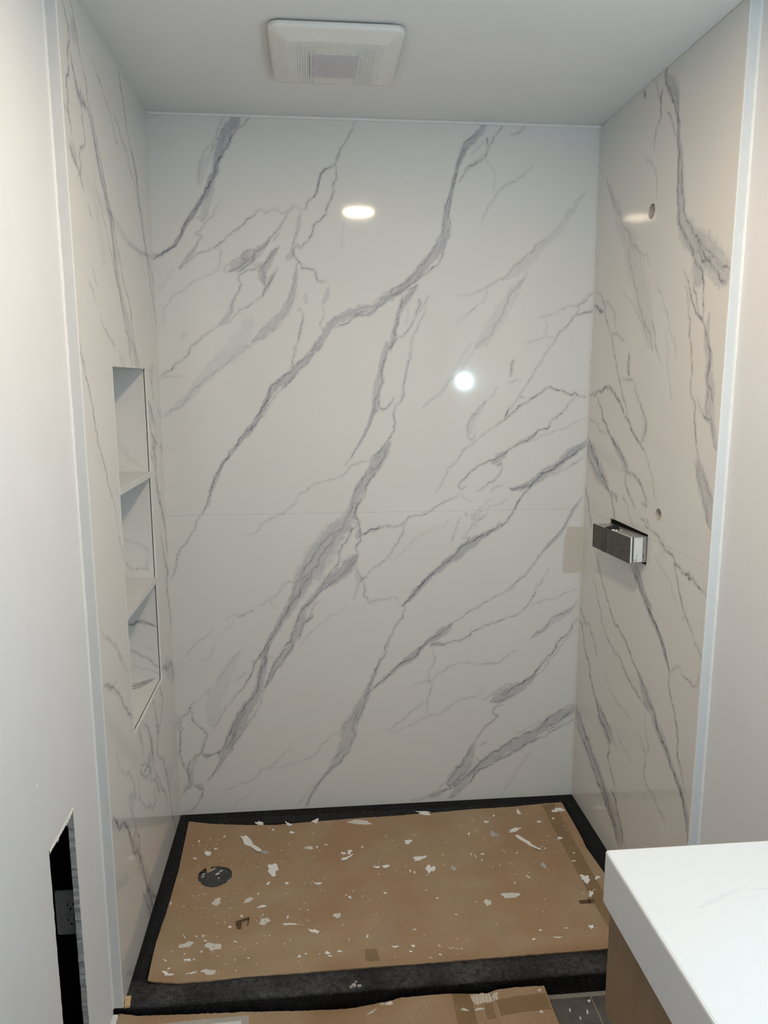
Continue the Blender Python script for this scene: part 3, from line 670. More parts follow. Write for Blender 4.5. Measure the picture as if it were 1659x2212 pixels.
L9.3,0.40 -176,280 -250,256 -294,230
L10.3,0.60 -360,229 -412,217 -456,164 -499,108
B0.35 -401,210,41 -459,140,47
L8.6,0.20 -258,619 -304,569 -394,546 -488,543
L7.5,0.25 -586,612 -594,550 -618,519 -612,488
L8.8,0.35 -545,526 -603,483 -599,433 -614,394 -646,387 -708,363 -759,325
L8.3,0.25 -395,448 -447,418 -517,404
L7.8,0.20 -610,352 -623,326''',
 'left': '''L7.5,0.65 -841,2389 -823,2371 -804,2353 -805,2323 -825,2288 -827,2254 -846,2217 -848,2183 -843,2158 -832,2128
B0.40 -764,2373,46 -770,2347,49
L6.7,0.50 -778,2418 -764,2400 -752,2375 -740,2346 -716,2313 -689,2287 -689,2258 -687,2237
L8.1,0.65 -808,2312 -797,2282 -783,2264 -765,2236 -736,2224 -697,2223
B0.45 -783,2240,23 -754,2229,37 -708,2230,38
L6.8,0.50 -741,2258 -739,2237 -744,2218 -744,2190 -732,2158 -729,2140 -774,2113 -786,2088 -775,2081
L6.2,0.50 -891,2179 -857,2170 -838,2153 -832,2128
L7.9,0.55 -857,2096 -836,2082 -810,2068 -787,2056 -769,2025
B0.35 -839,2098,48 -819,2080,46
L6.9,0.50 -774,2088 -779,2066 -801,2049
L6.1,0.50 -892,2113 -889,2077 -893,2059
B0.40 -689,2226,25 -662,2194,33 -631,2142,39 -604,2099,42 -567,2056,43 -537,2010,44 -514,1964,45 -500,1911,46 -488,1852,38 -431,1778,48 -369,1704,69 -320,1644,88
L8.3,0.65 -688,2229 -651,2182 -626,2132 -599,2084 -562,2041 -531,1998 -525,1954 -521,1900 -497,1851 -464,1798 -423,1729 -383,1647
L8.6,0.55 -678,2244 -634,2191 -602,2139 -568,2084 -532,2031 -493,1980 -461,1926 -443,1884 -381,1820 -350,1738 -296,1649
L6.4,0.40 -673,2085 -640,2040 -598,1989 -562,1939 -532,1889 -506,1850
B0.12 -673,2025,34 -646,1952,53 -617,1877,42
L7.2,0.35 -740,2006 -713,1974
L7.3,0.30 -739,1864 -692,1820
L7.3,0.30 -775,1825 -717,1774
L8.1,0.35 -690,1764 -625,1708 -563,1686
L8.9,0.30 -530,1674 -475,1636
L10.6,0.60 -364,2443 -338,2397 -304,2339 -268,2284 -216,2239 -178,2168 -175,2135 -143,2079 -111,2015 -79,1944 -44,1875 -8,1804 6,1750
B0.35 -232,2262,36 -193,2198,46 -181,2158,47 -142,2084,47 -121,2023,40 -73,1965,41
L9.7,0.30 -338,2241 -251,2183 -196,2140
L11.4,0.40 -109,2020 -49,1958 -11,1900
L9.8,0.30 -624,2359 -557,2331 -517,2302 -471,2285 -433,2231 -397,2228
L11.1,0.30 -434,2297 -371,2262 -298,2244 -270,2192
L10.3,0.20 -363,1977 -235,1985 -93,1988
L6.7,0.50 -883,1693 -872,1661 -848,1625
L7.3,0.55 -885,1672 -870,1650 -856,1625 -836,1594 -822,1560 -806,1523 -799,1489 -783,1444 -763,1430 -746,1402 -723,1358 -699,1320 -672,1284 -652,1220
L9.5,0.40 -417,1704 -403,1675 -379,1641
L10.0,0.50 -352,1707 -316,1671 -289,1636
L8.9,0.30 -507,1664 -463,1642
L11.5,0.45 -90,1662 -117,1636 -120,1597 -115,1563 -97,1552 -129,1538
L11.5,0.30 -149,1644 -125,1580
B0.40 -202,1537,21 -160,1497,54 -140,1468,43
L11.5,0.60 -191,1531 -146,1497 -112,1467 -108,1427 -121,1405 -89,1388
L11.6,0.60 -209,1486 -174,1442 -130,1397 -114,1375 -161,1385 -127,1354 -110,1334
B0.40 -154,1413,55 -141,1355,42 -138,1311,27 -134,1268,22 -107,1205,28 -60,1152,35 -26,1100,36
L12.2,0.65 -117,1335 -134,1297 -124,1252 -95,1194 -47,1141 -3,1065
L11.7,0.50 -203,1380 -135,1320 -109,1253 -67,1184
L12.4,0.30 -69,1522 -6,1476 20,1460
L9.9,0.40 -47,1378 -16,1382 2,1359 -34,1371
L10.3,0.35 -645,1192 -627,1158 -603,1120
L15.5,0.55 -111,1083 -74,1023 -52,968 -20,946 -46,920 -41,868 -18,811 33,701 42,660
L13.2,0.55 -26,1066 5,1005 35,936 46,904
L13.3,0.40 -11,944 26,901 44,859
L9.8,0.30 -859,1007 -804,968 -737,920 -712,892 -678,855 -631,816
L8.1,0.35 -743,936 -720,904 -678,857
L9.9,0.55 -870,866 -839,862 -806,840 -772,815 -736,792 -704,747 -658,703 -618,676
B0.30 -849,858,24 -798,834,25
L7.9,0.20 -805,842 -746,837
L15.5,0.55 -202,665 -138,637 -107,618 -40,618 -14,566 27,527
B0.40 -156,640,67 -56,594,86 11,545,72
L11.2,0.50 -362,612 -330,554 -327,504 -318,476
L11.6,0.55 -251,608 -207,547 -241,516 -264,492 -310,475 -328,436
L10.3,0.55 -495,600 -448,565 -417,514 -398,471
L9.9,0.40 -560,609 -522,547 -516,516
L9.9,0.45 -554,615 -522,544 -531,511
L10.7,0.55 -451,580 -415,510 -397,451 -386,405
B0.35 -413,518,42 -404,465,51 -444,441,103
L11.4,0.55 -337,592 -320,524 -294,481 -325,455 -335,419 -316,399
L10.2,0.50 -535,494 -566,487 -526,447 -470,421 -420,403 -446,432 -499,475 -537,486
L11.3,0.50 -470,421 -396,365 -342,298 -333,283
L10.4,0.50 -438,462 -523,460
L11.8,0.45 -404,420 -315,305 -276,261 -219,174
L12.7,0.50 -316,399 -235,319 -199,250 -178,172 -155,96 -94,-12
L10.4,0.40 -596,485 -594,415 -493,331 -438,289 -392,287 -401,343
L10.6,0.30 -789,666 -785,618 -734,566 -647,500 -625,442 -705,480 -696,448 -663,401 -652,372
B0.30 -659,453,87 -680,439,43
L11.0,0.65 -861,522 -832,488 -816,458 -801,456 -752,427 -731,408 -701,353 -662,291 -619,234 -580,154 -537,74 -512,0 -500,-41
L9.6,0.50 -660,376 -618,318 -629,274 -604,219
L9.2,0.40 -646,355 -702,350
B0.40 -728,384,21 -646,281,61 -592,187,46 -552,100,65 -526,31,102 -507,-25,52
L10.8,0.50 -521,52 -465,5 -424,-22 -488,2
L10.1,0.40 -623,142 -581,67 -526,-15
L14.1,0.30 -843,51 -785,13 -736,-6''',
 'jamb': '''B0.15 -97,1403,16 -62,1356,17 -22,1327,11
L3.6,0.30 -96,1100 -65,1086 -40,1076 -28,1065 -26,1045
L3.6,0.35 -94,1020 -82,1003 -70,990
L4.8,0.40 -64,996 -51,1002 -26,995 -24,1025
L6.1,0.60 -99,814 -80,810 -67,823 -51,824 -35,815 -5,801
B0.35 -93,814,10 -67,821,6 -29,812,8
L5.0,0.50 -98,728 -73,713 -48,698 -23,672 -7,661
L3.7,0.30 -52,736 -40,729 -27,725
L3.8,0.35 -95,668 -63,660 -30,652 -5,640''',
 'sill': '''L7.9,0.80 -90,-246 -75,-243 -55,-228 -37,-209 -6,-198
L7.8,0.80 -84,-268 -64,-261 -44,-238 -24,-210
L7.6,0.75 -79,-288 -61,-278 -47,-254 -33,-226
B0.50 -84,-268,26 -55,-245,20 -24,-206,10''',
 'counter': '''B0.30 1050,-1671,3 1084,-1668,5 1114,-1655,10 1144,-1642,11 1168,-1631,8 1186,-1629,5
B0.40 1184,-1632,4 1197,-1633,6 1219,-1636,8
B0.12 990,-1656,7 1028,-1669,7 1050,-1671,5''',
}

def fields(wall, u, v, seed=1):
    """vein fields at the points u, v (mm): line distance, line strength, band depth, band strength"""
    rs = np.random.RandomState(seed)
    n = len(u)
    r = np.full(n, 30.0); d = np.zeros(n); t = np.full(n, -1.0); o = np.zeros(n); sd = np.zeros(n); sl = np.zeros(n)
    for row in VEINS.get(wall, '').split('\n'):
        if not row: continue
        a = row.split(' ')
        head = [float(x) for x in a[0][1:].split(',')]
        P = np.array([[float(x) for x in q.split(',')] for q in a[1:]])
        isL = row[0] == 'L'
        if isL:
            P = np.hstack([P, np.full((len(P), 1), head[0])])
        for it in range(3 if isL else 2):
            seg = P[1:] - P[:-1]
            ln = np.hypot(seg[:, 0], seg[:, 1])[:, None]
            mid = (P[1:] + P[:-1]) / 2
            nr = np.stack([-seg[:, 1], seg[:, 0]], 1)
            mid[:, :2] += nr * rs.normal(0, 0.085 if isL else 0.05, (len(mid), 1))
            Q = np.empty((len(P) + len(mid), 3))
            Q[0::2] = P; Q[1::2] = mid
            P = Q
        if isL:
            k = np.linspace(0, 1, len(P))
            P[:, 2] *= (0.45 + 0.55 * np.clip(np.minimum(k, 1 - k) * 6, 0, 1)) * rs.uniform(0.6, 1.25, len(P))
            mg = 14.0
        else:
            k = np.linspace(0, 1, len(P))
            P[:, 2] *= 0.35 + 0.65 * np.clip(np.minimum(k, 1 - k) * 7, 0, 1)
            mg = 2.0
        wmax = P[:, 2].max() / 2 + mg
        idx = np.nonzero((u > P[:, 0].min() - wmax) & (u < P[:, 0].max() + wmax) & (v > P[:, 1].min() - wmax) & (v < P[:, 1].max() + wmax))[0]
        if not len(idx): continue
        uu, vv = u[idx], v[idx]
        best = np.full(len(idx), 1e9 if isL else -1.0)
        bs = np.zeros(len(idx)); bl_ = np.zeros(len(idx)); acc = rs.uniform(0, 4000)
        for i in range(len(P) - 1):
            x0, y0, w0 = P[i]; x1, y1, w1 = P[i + 1]
            mr = max(w0, w1) / 2 + mg
            s = np.nonzero((uu > min(x0, x1) - mr) & (uu < max(x0, x1) + mr) & (vv > min(y0, y1) - mr) & (vv < max(y0, y1) + mr))[0]
            if not len(s): continue
            px, py = uu[s] - x0, vv[s] - y0
            dx, dy = x1 - x0, y1 - y0
            L2 = dx * dx + dy * dy + 1e-9
            k = np.clip((px * dx + py * dy) / L2, 0, 1)
            dist = np.hypot(px - k * dx, py - k * dy)
            w = w0 + (w1 - w0) * k
            if isL: best[s] = np.minimum(best[s], dist - w / 2)
            else:
                val = 1 - dist / (w * 0.58 + 1.0)
                g = val > best[s]
                best[s[g]] = val[g]
                bs[s[g]] = ((px * dy - py * dx) / math.sqrt(L2))[g]
                bl_[s[g]] = acc + k[g] * math.sqrt(L2)
                acc += math.sqrt(L2)
        if isL:
            # the line that counts is the one that darkens most here
            eff_new = head[1] * np.clip((9 - best) / 9, 0, 1)
            eff_old = d[idx] * np.clip((9 - r[idx]) / 9, 0, 1)
            b = (eff_new > eff_old) & (best < 20)
            r[idx[b]] = best[b]; d[idx[b]] = head[1]
        else:
            e_new = head[0] * np.clip(best + 0.3, 0, 1)
            e_old = o[idx] * np.clip(t[idx] + 0.3, 0, 1)
            b = e_new > e_old
            t[idx[b]] = best[b]; o[idx[b]] = head[0]; sd[idx[b]] = bs[b]; sl[idx[b]] = bl_[b]
    return r, d, t, o, sd, sl

def panel(name, wall, to3d, u0, u1, v0, v1, step, thick, mat, parent, holes=(), rounds=(), flip=False, kind=None):
    """a thin slab whose visible face carries the print; to3d maps (u, v, depth) arrays to xyz"""
    def lines(a, b, br):
        ks = sorted({round(x, 5) for x in [a, b] + [q for q in br if a < q < b]})
        out = []
        for p, q in zip(ks, ks[1:]):
            n = max(1, int(round((q - p) / step)))
            out += list(np.linspace(p, q, n, endpoint=False))
        return np.array(out + [b])
    U = lines(u0, u1, [x for h in holes for x in h[:2]])
    V = lines(v0, v1, [x for h in holes for x in h[2:]])
    nu, nv = len(U), len(V)
    uu, vv = np.meshgrid(U, V)
    uu, vv = uu.ravel().copy(), vv.ravel().copy()
    ii, jj = np.meshgrid(np.arange(nu - 1), np.arange(nv - 1))
    a = (jj * nu + ii).ravel()
    F = np.stack([a, a + 1, a + nu + 1, a + nu], 1)
    cu, cv = uu[F].mean(1), vv[F].mean(1)
    keep = np.ones(len(F), bool)
    for h in holes:
        keep &= ~((cu > h[0]) & (cu < h[1]) & (cv > h[2]) & (cv < h[3]))
    for (x, y, rr) in rounds:
        keep &= ~(np.hypot(cu - x, cv - y) < rr)
    F = F[keep]
    for (x, y, rr) in rounds:          # pull the ragged rim of a round hole onto its circle
        E = np.sort(np.concatenate([F[:, [0, 1]], F[:, [1, 2]], F[:, [2, 3]], F[:, [3, 0]]]), 1)
        e, c = np.unique(E, axis=0, return_counts=True)
        bv = np.unique(e[c == 1])
        dd = np.hypot(uu[bv] - x, vv[bv] - y)
        s = bv[dd < rr + 2.5 * step]
        an = np.arctan2(vv[s] - y, uu[s] - x)
        uu[s] = x + rr * np.cos(an); vv[s] = y + rr * np.sin(an)
    used, inv = np.unique(F, return_inverse=True)
    F = inv.reshape(F.shape)
    uu, vv = uu[used], vv[used]
    r, d, t, o, sd, sl = fields(wall, uu * 1000, vv * 1000)
    n = len(uu)
    E = np.concatenate([F[:, [0, 1]], F[:, [1, 2]], F[:, [2, 3]], F[:, [3, 0]]])
    Es = np.sort(E, 1)
    key = Es[:, 0].astype(np.int64) * (n + 1) + Es[:, 1]
    _, first, cnt = np.unique(key, return_index=True, return_counts=True)
    BE = E[first[cnt == 1]]
    bv = np.unique(BE)
    mp = np.zeros(n, int); mp[bv] = n + np.arange(len(bv))
    S = np.stack([BE[:, 1], BE[:, 0], mp[BE[:, 0]], mp[BE[:, 1]]], 1)
    F = np.concatenate([F, S])
    if flip: F = F[:, ::-1]
    au, av = np.concatenate([uu, uu[bv]]), np.concatenate([vv, vv[bv]])
    dep = np.concatenate([np.zeros(n), np.full(len(bv), thick)])
    co = np.stack(to3d(au, av, dep), 1).astype(np.float32)
    me = bpy.data.meshes.new(name)
    me.vertices.add(len(co)); me.vertices.foreach_set('co', co.ravel())
    me.loops.add(F.size); me.loops.foreach_set('vertex_index', F.ravel().astype(np.int32))
    me.polygons.add(len(F)); me.polygons.foreach_set('loop_start', (np.arange(len(F)) * 4).astype(np.int32))
    me.update(calc_edges=True)
    me.shade_flat()
    for nm, arr in (('vein_r', r), ('vein_d', d), ('vein_t', t), ('vein_o', o), ('vein_s', sd), ('vein_l', sl)):
        at = me.attributes.new(nm, 'FLOAT', 'POINT')
        at.data.foreach_set('value', np.concatenate([arr, arr[bv]]).astype(np.float32))
    me.materials.append(mat)
    ob = link(bpy.data.objects.new(name, me), parent)
    if kind: ob['kind'] = kind
    return ob

# ------------------------------------------------------------------ the room
RY = -3.6                                    # rear wall of the bathroom
XL, XR = -0.024, W + 0.024                   # drywall faces left and right
SEAM = 1.136
tag(box('ceiling', (-0.30, RY, H), (1.80, 0.10, H + 0.05), M['ceiling']), kind='structure')
tag(box('wall_rear', (-0.15, RY - 0.05, FLOOR_Z), (1.65, RY, H - 0.001), M['drywall']), kind='structure')

floor = tag(box('floor', (-0.02, RY, FLOOR_Z - 0.05), (1.52, 0.0, FLOOR_Z - 0.0015), M['grout']), kind='structure')
tile_me = None
for i, x0 in enumerate((-0.26, 0.342, 0.944)):
    pass
xs = [0.0, 0.338, 0.640, 0.942, 1.244, 1.52]
ys = [-0.897, -1.499, -2.101, -2.703, -3.305, RY + 0.001]
for i in range(5):
    for j in range(5):
        xa, xb = (xs[i] if i else -0.02), xs[i + 1]
        bmx = box_bm((xa + 0.0018, ys[j + 1] + 0.0018, FLOOR_Z - 0.006), (xb - 0.0018, ys[j] - 0.0018, FLOOR_Z), 0.0008, 1)
        bm_obj('tile', bmx, M['tile'], floor)

# shower walls: a backing board with two marble panels each
G = 0.00022
wb = tag(box('wall_back', (-0.12, 0.007, 0.001), (W + 0.12, 0.07, H - 0.001), M['drywall']), kind='structure')
bk = lambda u, v, d: (u, d, v)
panel('upper_panel', 'back', bk, 0.0, W, SEAM + G, H - 0.0005, 0.0034, 0.0065, M['marble'], wb)
panel('lower_panel', 'back', bk, 0.0, W, 0.001, SEAM - G, 0.0034, 0.0065, M['marble'], wb)

NY0, NY1, NZ0, NZ1, ND = -0.608, -0.208, 0.622, 1.634, 0.098   # niche opening and depth
wl = tag(boxes('wall_left', [((-0.0235, -0.883, 0.001), (-0.007, NY0 - 0.013, H - 0.001)),
                             ((-0.0235, NY1 + 0.013, 0.001), (-0.007, 0.006, H - 0.001)),
                             ((-0.0235, NY0 - 0.013, 0.001), (-0.007, NY1 + 0.013, NZ0 - 0.013)),
                             ((-0.0235, NY0 - 0.013, NZ1 + 0.013), (-0.007, NY1 + 0.013, H - 0.001))], M['drywall']), kind='structure')
lf = lambda u, v, d: (-d, u, v)
nh = (NY0, NY1, NZ0, NZ1)
panel('upper_panel', 'left', lf, -D, 0.0, SEAM + G, H - 0.0005, 0.004, 0.0065, M['marble'], wl, holes=[nh])
panel('lower_panel', 'left', lf, -D, 0.0, 0.001, SEAM - G, 0.004, 0.0065, M['marble'], wl, holes=[nh])

VALVE = (-0.533, -0.243, 1.052, 1.1455)
HOLE_B, HOLE_A = (-0.5915, 1.216, 0.0185), (-0.434, 2.080, 0.0215)
wr = tag(boxes('wall_right', [((W + 0.007, -0.883, 0.001), (W + 0.0235, -0.613, H - 0.001)),
                              ((W + 0.007, -0.613, 0.001), (W + 0.0235, VALVE[0] - 0.002, 1.196)), ((W + 0.007, -0.613, 1.236), (W + 0.0235, VALVE[0] - 0.002, H - 0.001)),
                              ((W + 0.007, VALVE[1] + 0.002, 0.001), (W + 0.0235, 0.006, H - 0.001)),
                              ((W + 0.007, VALVE[0] - 0.002, 0.001), (W + 0.0235, VALVE[1] + 0.002, VALVE[2] - 0.002)),
                              ((W + 0.007, VALVE[0] - 0.002, VALVE[3] + 0.002), (W + 0.0235, VALVE[1] + 0.002, 2.03)),
                              ((W + 0.007, VALVE[0] - 0.002, 2.13), (W + 0.0235, VALVE[1] + 0.002, H - 0.001))], M['drywall']), kind='structure')
rg = lambda u, v, d: (W + d, u, v)
panel('upper_panel', 'right', rg, -D, 0.0, SEAM + G, H - 0.0005, 0.004, 0.0065, M['marble'], wr, holes=[VALVE], rounds=[HOLE_B, HOLE_A], flip=True)
panel('lower_panel', 'right', rg, -D, 0.0, 0.001, SEAM - G, 0.004, 0.0065, M['marble'], wr, holes=[VALVE], flip=True)
# sleeves seen inside the two round pipe holes
for (hy, hz, hr), dep in ((HOLE_B, 0.024), (HOLE_A, 0.03)):
    n = 32
    rings = []
    for k, (rr, dx) in enumerate(((hr, 0.0008), (hr, dep), (hr * 0.02, dep + 0.0001))):
        rings.append([(W + dx, hy + rr * math.cos(2 * math.pi * i / n), hz + rr * math.sin(2 * math.pi * i / n)) for i in range(n)])
    v, f = loft(rings, False, False)
    obj_from('hole_lining', v, f, M['lining'], wr)

box('caulk_bead', (W - 0.0016, -0.0016, 0.002), (W, 0.0, H - 0.009), M['caulk'], wr)
# drywall in front of the shower; the left one has a rough cut opening
tag(box('wall_front_right', (XR, RY, FLOOR_Z), (XR + 0.0127, -D - 0.001, H - 0.001), M['drywall']), kind='structure')

CY0, CY1, CZ0, CZ1 = -1.2285, -1.0755, 0.10, 0.6735
rnd = random.Random(5)
def rag(p, q, n, amp, nrm):
    out = []
    for i in range(n + 1):
        k = i / n
        j = 0 if i in (0, n) else rnd.gauss(0, amp)
        out.append((p[0] + (q[0] - p[0]) * k + nrm[0] * j, p[1] + (q[1] - p[1]) * k + nrm[1] * j))
    return out
e_top = rag((CY0, CZ1), (CY1, CZ1), 40, 0.0011, (0, 1))
e_far = rag((CY1, CZ1 + 0.006), (CY1, CZ0), 90, 0.0006, (1, 0))
e_bot = rag((CY1, CZ0), (CY0, CZ0), 12, 0.0006, (0, 1))
e_near = rag((CY0, CZ0), (CY0, CZ1), 50, 0.0005, (1, 0))
YF, ZT = -D - 0.001, H - 0.001
polys = [[(CY0, CZ1)] + e_top[1:] + [e_far[0]] + [(CY1, ZT), (CY0, ZT)],
         e_far + [(CY1, FLOOR_Z), (YF, FLOOR_Z), (YF, ZT), (CY1, ZT)],
         [(CY1, CZ0)] + e_bot[1:] + [(CY0, FLOOR_Z), (CY1, FLOOR_Z)],
         e_near + [(CY0, ZT), (RY, ZT), (RY, FLOOR_Z), (CY0, FLOOR_Z)]]
verts, faces = [], []
for pl in polys:
    b0 = len(verts)
    verts += [(XL, y, z) for y, z in pl]
    faces.append(tuple(range(b0, b0 + len(pl))))
b0 = len(verts)
for y, z in ((RY, FLOOR_Z), (YF, FLOOR_Z), (YF, ZT), (RY, ZT)):
    verts.append((XL, y, z)); verts.append((XL - 0.0127, y, z))
for k in range(4):
    a, b = b0 + 2 * k, b0 + 2 * ((k + 1) % 4)
    faces.append((a, b, b + 1, a + 1))
wfl = tag(obj_from('wall_front_left', verts, faces, M['drywall']), kind='structure')
loop = e_top + e_far + e_bot[1:] + e_near[1:-1]
v, f = loft([[(XL - 0.0002, y, z) for y, z in loop], [(XL - 0.0127, y, z) for y, z in loop]], False, False)
obj_from('gypsum_edge', v, f, M['gypsum'], wfl)
# torn white paper along the top of the cut
vv_, ff_ = [], []
for i, (y, z) in enumerate(e_top):
    hgt = abs(rnd.gauss(0.007, 0.004)) * (1.0 if y < -1.10 else 0.35)
    vv_ += [(XL + 0.0004, y, z + 0.0035), (XL + 0.0026, y, z - hgt * 0.5), (XL - 0.0006, y, z - hgt)]
for i in range(len(e_top) - 1):
    a = 3 * i
    ff_ += [(a, a + 3, a + 4, a + 1), (a + 1, a + 4, a + 5, a + 2)]
obj_from('torn_paper_edge', vv_, ff_, M['paper'], wfl)
for (y, z, l, w, ang) in ((-1.262, 0.833, 0.016, 0.004, 0.5), (-1.262, 0.803, 0.008, 0.005, 0.9), (-1.255, 0.793, 0.006, 0.003, 0.1),
                          (-1.185, 0.757, 0.006, 0.003, 0.3), (-1.205, 0.785, 0.004, 0.003, 0.3), (-1.29, 0.445, 0.020, 0.004, 1.0)):
    pts = []
    for k in range(9):
        a = 2 * math.pi * k / 9
        q = (math.cos(a) * l / 2, math.sin(a) * w / 2 * rnd.uniform(0.7, 1.2))
        pts.append((q[0] * math.cos(ang) - q[1] * math.sin(ang), q[0] * math.sin(ang) + q[1] * math.cos(ang)))
    v, f = loft([[(XL + 0.0001, y + p[0], z + p[1]) for p in pts], [(XL + 0.0009, y + p[0] * 0.7, z + p[1] * 0.7) for p in pts]], False, True)
    obj_from('paint_speck', v, f, M['paper'], wfl)
# stud bay behind the opening
bay = tag(obj_from('wall_cavity', *loft([[(x, y, z) for y, z in ((-1.62, FLOOR_Z), (-0.990, FLOOR_Z), (-0.990, 1.1), (-1.62, 1.1))] for x in (XL - 0.0129, -0.30)], False, True), M['dark']), kind='structure')
bay['label'] = 'black stud bay behind the drywall opening'

# duplex outlet seen inside the bay
OX, OY, OZ = -0.071, -0.996, 0.366
out = empty('electrical_outlet', (OX, OY, OZ))
tag(out, 'grey double electrical outlet inside the dark drywall opening', 'outlet')
v, f = loft([[(p[0], 0.0, p[1]) for p in rounded_rect(0, 0, 0.035, 0.057, 0.004, 3)], [(p[0], -0.004, p[1]) for p in rounded_rect(0, 0, 0.034, 0.056, 0.004, 3)]])
obj_from('cover_plate', v, f, M['outlet'], out)
for s in (1, -1):
    v, f = loft([[(p[0], -0.004, p[1] + s * 0.0195) for p in rounded_rect(0, 0, 0.0165, 0.0143, 0.009, 6)], [(p[0], -0.0055, p[1] + s * 0.0195) for p in rounded_rect(0, 0, 0.016, 0.0138, 0.009, 6)]])
    rec = obj_from('socket', v, f, M['outlet'], out)
    for dx, hh in ((-0.0065, 0.0042), (0.0065, 0.0035)):
        box('slot', (dx - 0.0011, -0.0062, s * 0.0195 + 0.003 - hh), (dx + 0.0011, -0.0054, s * 0.0195 + 0.003 + hh), M['ink'], rec)
    v, f = loft([[(0.0026 * math.cos(a), yy, s * 0.0195 - 0.0078 + 0.0026 * math.sin(a)) for a in [2 * math.pi * k / 12 for k in range(12)]] for yy in (-0.0054, -0.0062)])
    obj_from('ground_hole', v, f, M['ink'], rec)

# trims
t1 = tag(box('trim_1', (XL + 0.0005, -D - 0.003, 0.004), (0.001, -D, H - 0.001), M['trim'], bevel=0.0008), kind='structure')
t1['label'] = 'white edge strip closing the left marble panels'
t2 = tag(box('trim_2', (W - 0.001, -D - 0.003, 0.004), (XR - 0.0005, -D, H - 0.001), M['trim'], bevel=0.0008), kind='structure')
t2['label'] = 'white edge strip closing the right marble panels'
for par, xs0, sg in ((t1, XL, 1), (t2, XR, -1)):
    vv_, ff_ = [], []
    rn = random.Random(9)
    nz = 160
    for k in range(nz + 1):
        z = 0.004 + (H - 0.006) * k / nz
        w = 0.0035 + rn.gauss(0, 0.0004)
        vv_ += [(xs0, -D - 0.003 - w * 1.6, z), (xs0 + sg * w * 0.7, -D - 0.003 - w * 0.8, z), (xs0 + sg * w, -D - 0.003, z)]
    for k in range(nz):
        a = 3 * k
        ff_ += [(a, a + 1, a + 4, a + 3), (a + 1, a + 2, a + 5, a + 4)]
    obj_from('caulk_bead', vv_, ff_, M['caulk'], par, smooth=True)
    vv_ = []
    xe = 0.001 if par is t1 else W - 0.001
    box('edge_bead', (xe - 0.0006, -D - 0.0028, 0.004), (xe + 0.0014, -D + 0.003, H - 0.001), M['caulk'], par, bevel=0.0006) if par is t1 else box('edge_bead', (xe - 0.0014, -D - 0.0028, 0.004), (xe + 0.0006, -D + 0.003, H - 0.001), M['caulk'], par, bevel=0.0006)
t3 = tag(box('trim_3', (0.0, -0.008, H - 0.0085), (W, 0.0, H), M['caulk'], bevel=0.0015), kind='structure')
t4 = tag(box('trim_4', (0.0, -D, H - 0.0025), (0.0025, -0.008, H), M['caulk'], bevel=0.0008), kind='structure')
bl = tag(box('baseboard_left', (XL, RY, FLOOR_Z), (XL + 0.014, -0.896, -0.009), M['caulk'], bevel=0.002), kind='structure')
# a nail pop in the ceiling paint
v, f = loft([circle(1.287, -0.842, H, 0.007, 14), circle(1.287, -0.842, H - 0.0015, 0.003, 14)], False, True)
obj_from('nail_pop', v, f, M['ceiling'], bpy.data.objects['ceiling'], smooth=True)

# ------------------------------------------------------------------ recessed niche in the left wall
nic = empty('wall_niche', (-0.05, (NY0 + NY1) / 2, NZ0))
tag(nic, 'tall three-shelf recessed marble niche in the left shower wall', 'niche')
def nb(name, lo, hi, mat=M['trim'], bevel=0.0):
    o = box(name, lo, hi, mat, None, bevel)
    o.parent = nic
    o.matrix_parent_inverse = Matrix.Translation(nic.location).inverted()
    return o
TH = 0.011
nb('back_panel', (-ND - TH, NY0 - TH, NZ0 - TH), (-ND, NY1 + TH, NZ1 + TH), M['trim'])
nb('top_panel', (-ND, NY0 - TH, NZ1), (-0.0002, NY1 + TH, NZ1 + TH), M['trim'])
nb('near_side', (-ND, NY0 - TH, NZ0), (-0.0002, NY0, NZ1), M['trim'])
def npanel(name, wall, to3d, u0, u1, v0, v1, flip=False):
    o = panel(name, wall, to3d, u0, u1, v0, v1, 0.003, TH, M['marble'], None, flip=flip)
    o.parent = nic
    o.matrix_parent_inverse = Matrix.Translation(nic.location).inverted()
npanel('far_side', 'jamb', lambda u, v, d: (u, NY1 + d, v), -ND, -0.0002, NZ0, NZ1)
npanel('sill', 'sill', lambda u, v, d: (u, v, NZ0 - d), -ND, -0.0002, NY0 - TH, NY1 + TH)
for z in (1.2965, 0.951):
    nb('shelf', (-ND, NY0, z), (0.0012, NY1, z + 0.0185), M['trim'], 0.0008)
# pale finished edge round the opening
nb('edge_trim', (-0.004, NY1 - 0.0005, NZ0), (0.0014, NY1 + 0.0045, NZ1), M['caulk'])
nb('edge_trim', (-0.004, NY0 - 0.001, NZ0 - 0.0045), (0.0014, NY1 + 0.0045, NZ0 + 0.0005), M['caulk'])
nb('edge_trim', (-0.004, NY0 - 0.0015, NZ0), (0.0006, NY0 + 0.0002, NZ1), M['caulk'])

